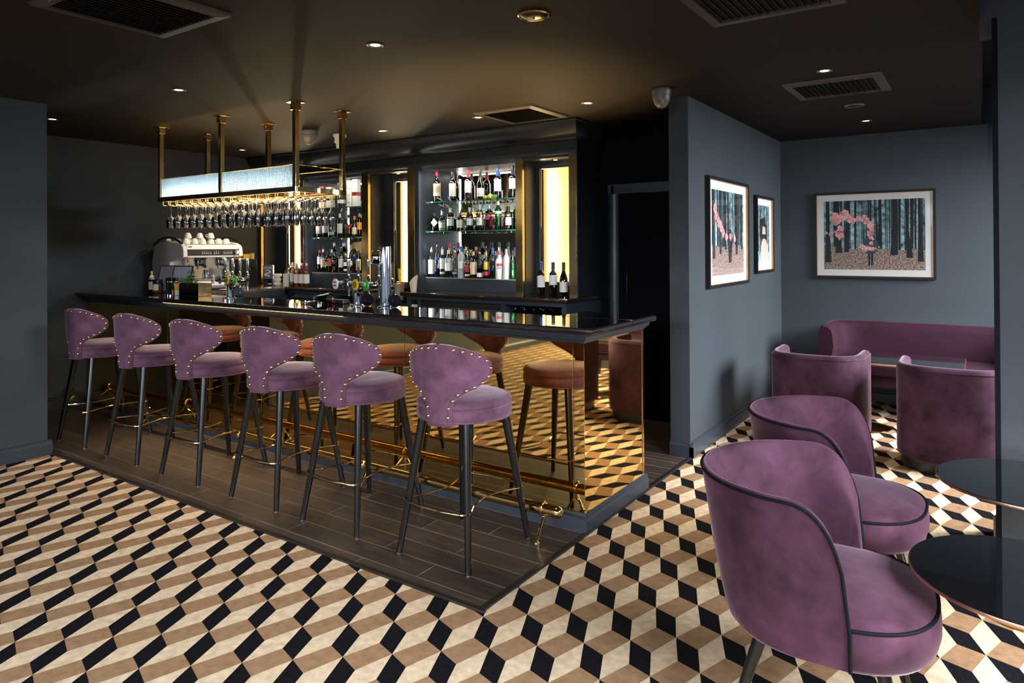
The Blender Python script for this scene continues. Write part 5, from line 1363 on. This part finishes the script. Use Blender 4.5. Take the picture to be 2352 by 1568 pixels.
mb = MB(); mb.lathe([(0, 0), (.048, 0), (.050, .003), (.050, .045), (.046, .05), (.042, .046), (.041, .035), (0, .033)], 40, (-.03, -.035, .345), M=q); dd = mb.build('dial', CHROME, t)
mb = MB(); mb.lathe([(0, .034), (.041, .034)], 32, (-.03, -.035, .345), M=q); mb.build('dial_face', mat('dial_grey', (.28, .27, .26), .3), dd, recalc=False)
mb = MB(); mb.box(tuple(Vector((-.03, -.035, .345)) + q @ Vector((0, 0, .036))), (.03, .03, .002), q.to_3x3()); mb.build('dial_emblem', INK, dd)
mb = MB(); mb.cyl((0, .035, .13), (0, .07, .13), .014, n=16); mb.cyl((0, .065, .145), (0, .065, .06), .012, .008, 14); mb.build('tap_body', CHROME, t)
mb = MB(); mb.lathe([(0, .165), (.012, .165), (.015, .175), (.010, .182), (.015, .190), (.012, .20), (.008, .206), (.0085, .225), (.0105, .27), (.0135, .325), (0, .334)], 20, (0, .065, -.02)); mb.build('tap_handle', CHROME, t)
q = Vector((.55, -1, 0)).to_track_quat('Z', 'Y').to_matrix()
mb = MB(); mb.lathe([(0, 0), (.045, 0), (.045, .008), (.018, .008), (.016, .012), (0, .012)], 32, (.072, .02, .046), M=q); mb.build('splash_disc', BLACKT, t)

# ------------------------------------------------------------------ things at the far end of the bar
def jar(name, x, y, r, h, glass, fillm, lidm, label, cat='jar', lidh=.02, extra=None):
    t = thing(name, label, cat, (x, y, ZC))
    mb = MB(); mb.lathe([(0, .0005), (r * .95, .0005), (r, .006), (r, h * .82), (r * .8, h * .94), (r * .8, h)], 28); mb.build('glass', glass, t)
    if fillm: mb = MB(); mb.lathe([(0, .004), (r * .93, .004), (r * .93, h * .55), (0, h * .56)], 28); mb.build('contents', fillm, t)
    mb = MB(); mb.lathe([(r * .78, h - .004), (r * .9, h - .004), (r * .92, h + lidh), (r * .8, h + lidh + .003), (0, h + lidh + .003)], 28); mb.build('lid', lidm, t)
    return t
SPICE = mat('spice', (.16, .045, .03), .9, noise=(90, .6))
t = jar('pepper_mill', -6.555, 3.50, .024, .075, GLASS, mat('salt', (.4, .38, .35), .9), STEEL, 'small glass pepper mill with white metal top at the far end of the bar', 'pepper mill')
mb = MB(); mb.sphere((0, 0, .105), .022, 16, sz=.8); mb.build('dome', WHITE, t); mb = MB(); mb.sphere((0, 0, .127), .006, 10); mb.build('knob', CHROME, t)
t = jar('spice_jar', -6.36, 3.45, .047, .105, GLASS, SPICE, BLACKM, 'wide glass jar of dark red spice with black lid')
mb = MB(); mb.lathe([(.0478, .03), (.0478, .085)], 12, a0=-1.6, a1=-.4); mb.build('label', PAPER, t, recalc=False)
t = bottle(-6.475, 3.455, ZC, .21, .026, 'spirit', 'brown', 'yellow', .028, [(.62, .80, 'white', 1.5), (.15, .5, 'paper', 1.5)], 'small bitters bottle with yellow cap and white paper wrap', None)
st = None
for x, y, lab in ((-6.16, 3.44, 'left'), (-6.105, 3.43, 'right'), (-6.115, 3.485, 'rear')):
    if st is None:
        st = thing('steel_shaker', 'tall narrow polished steel measuring tube, %s one of three beside the spice jar' % lab, 'measuring tube', (x, y, ZC), group='steel measuring tubes')
        mb = MB(); mb.lathe([(0, .0005), (.022, .0005), (.0225, .003), (.0225, .148), (.0235, .150), (.021, .150), (.0205, .004), (0, .004)], 28); mb.build('tube', CHROME, st)
        mb = MB(); mb.lathe([(.0228, .11), (.0235, .113), (.0228, .116)], 28); mb.build('ring', CHROME, st)
    else: dup(st, (x, y, ZC), None, 'tall narrow polished steel measuring tube, %s one of three beside the spice jar' % lab)
jar('spice_jar', -5.99, 3.43, .036, .085, GLASS, mat('peppercorn', (.03, .025, .02), .9, noise=(120, .8)), CORK, 'small glass spice jar with cork lid')
t = thing('mint_plant', 'pot of fresh green mint at the far end of the bar', 'plant', (-5.97, 3.54, ZC))
mb = MB(); mb.lathe([(0, .0005), (.034, .0005), (.044, .085), (.046, .085), (.046, .095), (.041, .095), (.036, .01), (0, .01)], 28); mb.build('pot', WHITEC, t)
MINT = mat('mint_leaf', (.06, .26, .02), .5, noise=(9, .5)); mb = MB(); rm = random.Random(2)
lf = []
for k in range(26):
    a = rm.uniform(0, 2 * PI); rr = rm.uniform(.0, .075); z = .11 + rm.uniform(0, .10) * (1 - rr / .09)
    mb.tube([(0, 0, .06), (rr * .4 * math.cos(a), rr * .4 * math.sin(a), z * .8), (rr * math.cos(a), rr * math.sin(a), z)], .0016, 5)
    for q in range(3): lf.append((rr * math.cos(a), rr * math.sin(a), z - .02 * q, a + rm.uniform(-1.2, 1.2)))
mb.build('stems', STEMM, t)
l0 = None
for x, y, z, a in lf:
    if l0 is None: l0 = leafmesh(.016, .042, .35).build('leaf', MINT, t, recalc=False); o = l0
    else: o = l0.copy(); COL.objects.link(o)
    o.location = (x, y, z); o.rotation_euler = (rm.uniform(-.3, .6), 0, a); k = rm.uniform(.8, 1.25); o.scale = (k, k, k)
t = thing('juice_bottle', 'small white bottle with yellow label beside the mint pot', 'bottle', (-5.935, 3.40, ZC))
mb = MB(); mb.bx(-.022, .022, -.018, .018, .0005, .095); mb.build('body', WHITE, t, bevel=.004)
mb = MB(); mb.bx(-.0226, .0226, -.0186, .0186, .045, .09); mb.build('label', YELM, t)
mb = MB(); mb.lathe([(.01, .094), (.01, .11), (0, .111)], 14); mb.build('cap', REDM, t)
t = thing('caddy_box', 'black bar caddy with polished brass end panels', 'caddy', (-5.72, 3.44, ZC), .05)
mb = MB(); mb.bx(-.15, .13, -.06, .06, .0005, .008); mb.bx(-.15, .13, -.06, -.052, .008, .105); mb.bx(-.15, .13, .052, .06, .008, .105); mb.bx(-.15, -.142, -.052, .052, .008, .105); mb.bx(-.01, 0, -.052, .052, .008, .09)
mb.build('box', mat('caddy_black', (.012, .011, .010), .25, noise=(20, .8)), t, bevel=.002)
mb = MB(); mb.bx(.13, .136, -.064, .064, .0005, .112); mb.build('end_panel', BRASSD, t, bevel=.002)
mb = MB(); mb.bx(-.1495, .1295, -.0515, .0515, .106, .112); mb.build('lid', BLACKM, t, bevel=.002)
for k, (x, y, a, nm) in enumerate(((-6.44, 3.565, .28, 'left-hand'), (-6.20, 3.565, .28, 'right-hand'))):
    t = thing('menu_board', '%s of two leaning black-framed bar menus' % nm, 'menu', (x, y, ZC), .42)
    R_ = Matrix.Rotation(-.28, 3, 'X'); 
    mb = MB(); mb.box(R_ @ Vector((0, 0, .13)) + Vector((0, 0, .002)), (.20, .01, .26), R_); mb.build('frame', BLACKM, t, bevel=.002)
    mb = MB(); mb.box(R_ @ Vector((0, -.0055, .13)) + Vector((0, 0, .002)), (.18, .001, .24), R_); mb.build('page', mat('menu_page', (.30, .30, .38), .5), t)
    mb = MB()
    mb.box(R_ @ Vector((0, -.0063, .225)) + Vector((0, 0, .002)), (.05, .0006, .008), R_)
    for q in range(9): mb.box(R_ @ Vector((0, -.0063, .20 - q * .019)) + Vector((0, 0, .002)), (.07 + .05 * ((q * 5) % 3) / 3, .0006, .003), R_)
    mb.build('print', GREYM, t)
t = thing('glass_jigger', 'clear glass jug lying on its side with chrome spout on the worktop', 'jug', (-4.02, 3.43, ZC), .35)
q = Matrix.Rotation(PI / 2, 3, 'Y')
mb = MB(); mb.lathe([(0, 0), (.014, 0), (.016, .02), (.042, .13), (.040, .13), (.013, .02), (0, .018)], 28, (-.09, 0, .043), M=q); mb.build('body', tglass('jug_glass', (.8, .85, .85), 1, 1.7), t)
mb = MB(); mb.tube([(.04 + 0, .043 * math.cos(a), .043 + .043 * math.sin(a)) for a in [2 * PI * k / 28 for k in range(28)]], .002, 6, closed=True); mb.build('rim', CHROME, t)
mb = MB(); mb.tube([(-.09, 0, .02), (-.13, 0, .012), (-.19, 0, .008)], [.012, .006, .004], 10); mb.build('spout', CHROME, t)
t = thing('bar_towel', 'folded black bar mat with a red oval badge behind the glass jug', 'bar mat', (-4.02, 3.53, ZC), 0)
mb = MB(); mb.bx(-.12, .12, -.035, .035, .0005, .03); mb.build('mat', BLACKM, t, bevel=.006, seg=3)
mb = MB(); mb.lathe([(0, 0), (.02, 0), (.02, .001), (0, .001)], 20, (0, -.0355, .016), M=Matrix.Rotation(PI / 2, 3, 'X') @ Matrix.Diagonal((1.8, .5, 1))); mb.build('badge', REDM, t)

# ------------------------------------------------------------------ coffee machine on the side counter
t = thing('espresso_machine', 'white two-group espresso machine with chrome groups on the side counter', 'coffee machine', (-6.82, 4.15, 1.061), 0)
EW = .335
def eprof(y0, y1, mb, m=0):
    P_ = [(-.30, .06), (.06, .03), (.22, .03), (.25, .06), (.25, .115), (.06, .15), (.02, .20), (.02, .30), (.20, .335), (.262, .345), (.262, .40), (.245, .455), (.20, .485), (-.05, .515), (-.20, .50), (-.29, .45), (-.33, .30), (-.32, .12)]
    mb.prism(P_, y0, y1, 'y', m)
mb = MB(); eprof(-EW, -EW + .05, mb); mb.build('left_side_panel', WHITE, t, bevel=.012, seg=3)
mb = MB(); eprof(EW - .05, EW, mb); mb.build('right_side_panel', WHITE, t, bevel=.012, seg=3)
mb = MB(); mb.prism([(.19, .34), (.255, .342), (.258, .40), (.235, .47), (.19, .47)], -EW + .05, EW - .05, 'y'); mb.build('front_fascia', WHITE, t, bevel=.004)
mb = MB(); mb.prism([(.2585, .362), (.2625, .362), (.2625, .425), (.2525, .425)], -EW + .045, EW - .05, 'y'); mb.build('control_panel', BLACKM, t, bevel=.001)
mb = MB()
for g, nn in ((-.10, 5), (.03, 3), (.14, 5)):
    for k in range(nn):
        for zz, rr in ((.383, .007), (.404, .004)): mb.sphere((.262, g + k * .0225 - .03, zz), rr, 8)
mb.build('buttons', WHITE, t)
mb = MB(); mb.cyl((.26, .245, .393), (.285, .245, .393), .024, n=24); mb.build('dial', CHROME, t)
mb = MB(); mb.bx(.2415, .2435, -.27, -.235, .432, .455); mb.build('maker_badge', INK, t)
mb = MB(); mb.bx(-.25, .0, -EW + .05, EW - .05, .12, .47); mb.build('back_panel', STEEL, t)
mb = MB(); mb.bx(-.25, .22, -EW + .05, EW - .05, .10, .118); mb.build('drip_grid', STEEL, t, bevel=.002)
mb = MB(); mb.prism([(.0, .02), (.20, .02), (.235, .05), (.235, .098), (0, .098)], -EW + .05, EW - .05, 'y'); mb.build('drip_tray', WHITE, t, bevel=.006)
mb = MB(); mb.bx(-.24, .185, -EW + .05, EW - .05, .470, .478); mb.build('cup_tray', STEEL, t)
for sy in (-1, 1):
    mb = MB(); mb.tube(ccurve([(-.30, sy * (EW - .01), .47), (-.15, sy * (EW - .01), .535), (.05, sy * (EW - .01), .54), (.22, sy * (EW - .01), .485)], 6), .011, 10); mb.build('cup_rail', BLACKM, t)
for y in (-.11, .12):
    mb = MB(); mb.cyl((.14, y, .345), (.14, y, .285), .04, .036, 24); mb.cyl((.17, y, .33), (.235, y, .35), .03, .034, 20); mb.build('group_head', CHROME, t)
    mb = MB(); mb.cyl((.14, y, .285), (.14, y, .25), .036, .028, 24); mb.cyl((.14, y, .25), (.14, y, .22), .010, n=12); pf = mb.build('portafilter', CHROME, t)
    mb = MB(); mb.tube([(.17, y, .27), (.25, y - .01, .262), (.30, y - .015, .25)], [.010, .014, .015], 12); mb.build('portafilter_handle', BLACKM, t)
for y in (-.25, .26):
    mb = MB(); mb.tube(ccurve([(.18, y, .33), (.21, y, .28), (.215, y, .20), (.20, y + .01, .14)], 5), .0045, 8); mb.build('steam_wand', CHROME, t)
for x, y in ((-.28, -.3), (-.28, .3), (.18, -.3), (.18, .3)):
    mb = MB(); mb.cyl((x, y, .0), (x, y, .065), .022, .018, 14); mb.build('foot', BLACKM, t)
for k, (y, r, h, lab) in enumerate(((-.18, .036, .10, 'larger steel milk jug standing on the left of the drip grid'), (-.02, .028, .09, 'steel milk jug standing between the two coffee groups'), (.20, .030, .10, 'steel milk jug on the right of the drip grid'))):
    j = thing('milk_jug', lab, 'milk jug', (-6.82 + .13, 4.15 + y, 1.061 + .119))
    mb = MB(); mb.lathe([(0, 0), (r, 0), (r * 1.02, h * .3), (r * .85, h * .75), (r * .95, h), (r * .9, h), (r * .8, h * .75), (0, .01)], 24); mb.build('body', CHROME, j)
    mb = MB(); mb.tube(ccurve([(r * .9, 0, h * .85), (r * 1.7, 0, h * .8), (r * 1.7, 0, h * .3), (r, 0, h * .2)], 5), .003, 8); mb.build('handle', CHROME, j)
cup0 = None
cups = [(-.19, -.235, 0), (-.19, -.125, 0), (-.19, -.01, 0), (.14, -.235, 0), (.14, -.145, 0), (.14, -.055, 0), (.14, .035, 0), (.14, .125, 0), (.14, .215, 0), (.03, -.15, 1), (.03, -.02, 1), (.14, .035, 1), (.03, -.15, 0), (.03, -.02, 0), (.03, .10, 0), (.03, .2, 0), (-.08, -.19, 0)]
for k, (x, y, lv) in enumerate(cups):
    loc = (-6.82 + x, 4.15 + y, 1.061 + .4785 + lv * .0585)
    if cup0 is None:
        cup0 = thing('coffee_cup', 'white coffee cup behind the front row on the espresso machine', 'cup', loc, 0, 'coffee cups on the espresso machine')
        mb = MB(); mb.lathe([(.036, 0), (.038, .002), (.036, .02), (.028, .045), (.020, .055), (.018, .058), (0, .058)], 24); mb.build('bowl', WHITEC, cup0)
        mb = MB(); mb.tube(ccurve([(.034, 0, .018), (.050, 0, .02), (.050, 0, .036), (.030, 0, .042)], 4), .0035, 6); mb.build('handle', WHITEC, cup0)
    else:
        o = dup(cup0, loc, random.uniform(0, 6))
        o['label'] = ('white coffee cup in the front row on the espresso machine, ' + ORD[k - 3] + ' from the left') if 3 <= k <= 8 else ('white coffee cup stacked on top of another on the espresso machine, ' + ORD[k - 9] + ' from the left' if k in (9, 10, 11) else 'white coffee cup behind the front row on the espresso machine')

# coffee box, grinder, jars and syrups in the left niche
t = thing('coffee_box', 'navy coffee dispenser box with white LAVAZZA lettering and a steam swirl', 'coffee box', (-6.80, 4.98, 1.0655), .75)
mb = MB(); mb.bx(-.055, .055, -.05, .05, 0, .235); mb.build('carton', DBLUE, t, bevel=.012, seg=3)
text_mesh('lettering', 'LAVAZZA', .021, WHITEINK, t, (0, -.0506, .20), (PI / 2, 0, 0), ext=.0005, sx=1.0)
mb = MB(); mb.tube(ccurve([(-.03, -.0505, .165), (.0, -.0505, .175), (.028, -.0505, .155), (-.02, -.0505, .135), (-.028, -.0505, .12), (.02, -.0505, .115), (-.002, -.0505, .095)], 6), [.0015 + .005 * math.sin(PI * min(1, k / 36)) for k in range(37)], 6); mb.build('swirl_print', WHITEINK, t)
mb = MB(); mb.bx(-.042, .042, -.0512, -.049, .012, .078); mb.build('window_opening', BLACKT, t, bevel=.001)
t = thing('coffee_grinder', 'black coffee grinder standing between the espresso machine and the navy box', 'grinder', (-6.90, 4.72, 1.0605))
mb = MB(); mb.bx(-.09, .11, -.10, .10, 0, .31); mb.build('body', BLACKM, t, bevel=.01)
mb = MB(); mb.cyl((.12, 0, .2), (.155, 0, .2), .02, n=16); mb.build('spout', CHROME, t)
t = thing('tea_carton', 'small yellow carton lying on top of the black grinder', 'carton', (-6.88, 4.70, 1.0605 + .3115))
mb = MB(); mb.bx(-.05, .07, -.09, .04, 0, .055); mb.build('carton', YELM, t, bevel=.002)
mb = MB(); mb.bx(.0695, .0706, -.075, -.04, .012, .045); mb.build('print', INK, t)
t = thing('metal_canister', 'small steel canister with gold band on top of the black grinder', 'canister', (-6.86, 4.795, 1.0605 + .3115))
mb = MB(); mb.lathe([(0, 0), (.032, 0), (.032, .06), (.026, .066), (0, .067)], 24); mb.build('body', STEEL, t)
mb = MB(); mb.lathe([(.0325, .01), (.0325, .045)], 24); mb.build('band', YELM, t, recalc=False)
for x, y, r, h, mt, lab in ((-6.655, 4.99, .046, .145, WHITEC, 'stack of white china bowls beside the navy coffee box'), (-6.555, 5.03, .033, .14, WHITEC, 'slim white china canister beside the bowls')):
    t = thing('china_pot', lab, 'pot', (x, y, 1.0655 if x > -6.4 else 1.061))
    mb = MB()
    if r > .04:
        pr = [(0, 0)]
        for k in range(3): pr += [(r * .6, .046 * k), (r, .046 * k + .02), (r, .046 * k + .042)]
        pr += [(r * .9, .14), (r * .85, .12), (0, .10)]
        mb.lathe(pr, 28)
    else: mb.lathe([(0, 0), (r * .95, 0), (r, .01), (r, h * .85), (r * 1.08, h * .86), (r * 1.08, h), (0, h + .004)], 28)
    mb.build('body', mt, t)
t = thing('sugar_pot', 'round steel pot with a knob lid behind the white china', 'pot', (-6.62, 5.13, 1.061))
mb = MB(); mb.lathe([(0, 0), (.05, 0), (.055, .05), (.055, .15), (.045, .19), (.02, .215), (0, .218)], 28); mb.build('body', STEEL, t)
mb = MB(); mb.sphere((0, 0, .232), .016, 14); mb.build('knob', CHROME, t)
t = thing('herb_box', 'small wooden herb box with green shoots behind the syrup bottles', 'plant box', (-6.535, 5.25, 1.061))
mb = MB(); mb.bx(-.07, .07, -.045, .045, 0, .20); mb.build('box', mat('plain_wood', (.20, .11, .05), .6, noise=(14, .3)), t, bevel=.003)
l0 = None
for k in range(14):
    if l0 is None: l0 = leafmesh(.012, .035, .3).build('leaf', MINT, t, recalc=False); o = l0
    else: o = l0.copy(); COL.objects.link(o)
    o.location = (random.uniform(-.05, .05), random.uniform(-.03, .03), .205); o.rotation_euler = (random.uniform(.2, 1.2), 0, random.uniform(0, 6))
Y_ = 'syrup bottles at the left end of the back bar'
bottle(-6.345, 4.955, 1.0655, .275, .032, 'spirit', 'olive', 'white', .045, [(.2, .55, 'paper', 1.0)], 'tall pale syrup bottle with white cap, leftmost of the syrups', Y_, liquid='gold', lvl=.5)
for k, (x, c, lab) in enumerate(((-6.255, 'syrup', 'orange-red syrup bottle with white fruit label'), (-6.175, 'gold', 'cream-necked syrup bottle with white fruit label, middle of three'), (-6.095, 'syrup', 'amber syrup bottle with white fruit label, nearest the brass upright'))):
    bottle(x, 4.945, 1.0655, .272, .0335, 'cone' if k == 1 else 'spirit', 'clear', 'white', .02, [(.16, .52, 'white', 1.2), (.74, .90, 'red' if k else 'grey', 2.5)], lab, Y_, liquid=c, lvl=.62)
t = bottle(-6.30, 4.915, 1.0655, .05, .022, 'squat', 'clear', 'gold', .008, [], 'tiny round glass jar in front of the syrup bottles', None, liquid='gold', lvl=.5)
# steel jugs below the espresso machine
t = thing('knock_box', 'round steel knock box on the side counter before the coffee machine', 'knock box', (-6.47, 4.42, 1.061))
mb = MB(); mb.lathe([(0, 0), (.035, 0), (.038, .005), (.038, .06), (.034, .06), (.033, .006), (0, .006)], 24); mb.build('tub', CHROME, t)
t = thing('saucer', 'white saucer on the side counter before the coffee machine', 'saucer', (-6.47, 4.22, 1.061))
mb = MB(); mb.lathe([(0, .0), (.03, .0), (.062, .010), (.064, .012), (.03, .004), (0, .004)], 32); mb.build('dish', WHITEC, t)
lamp('work_light', 'SPOT', (-2.95, 4.25, .55), 420, (1, .66, .25), direction=(.05, -.10, 1), spot=1.25, blend=1, radius=.12)  # unseen spot added behind the bar for a golden glow on the ceiling
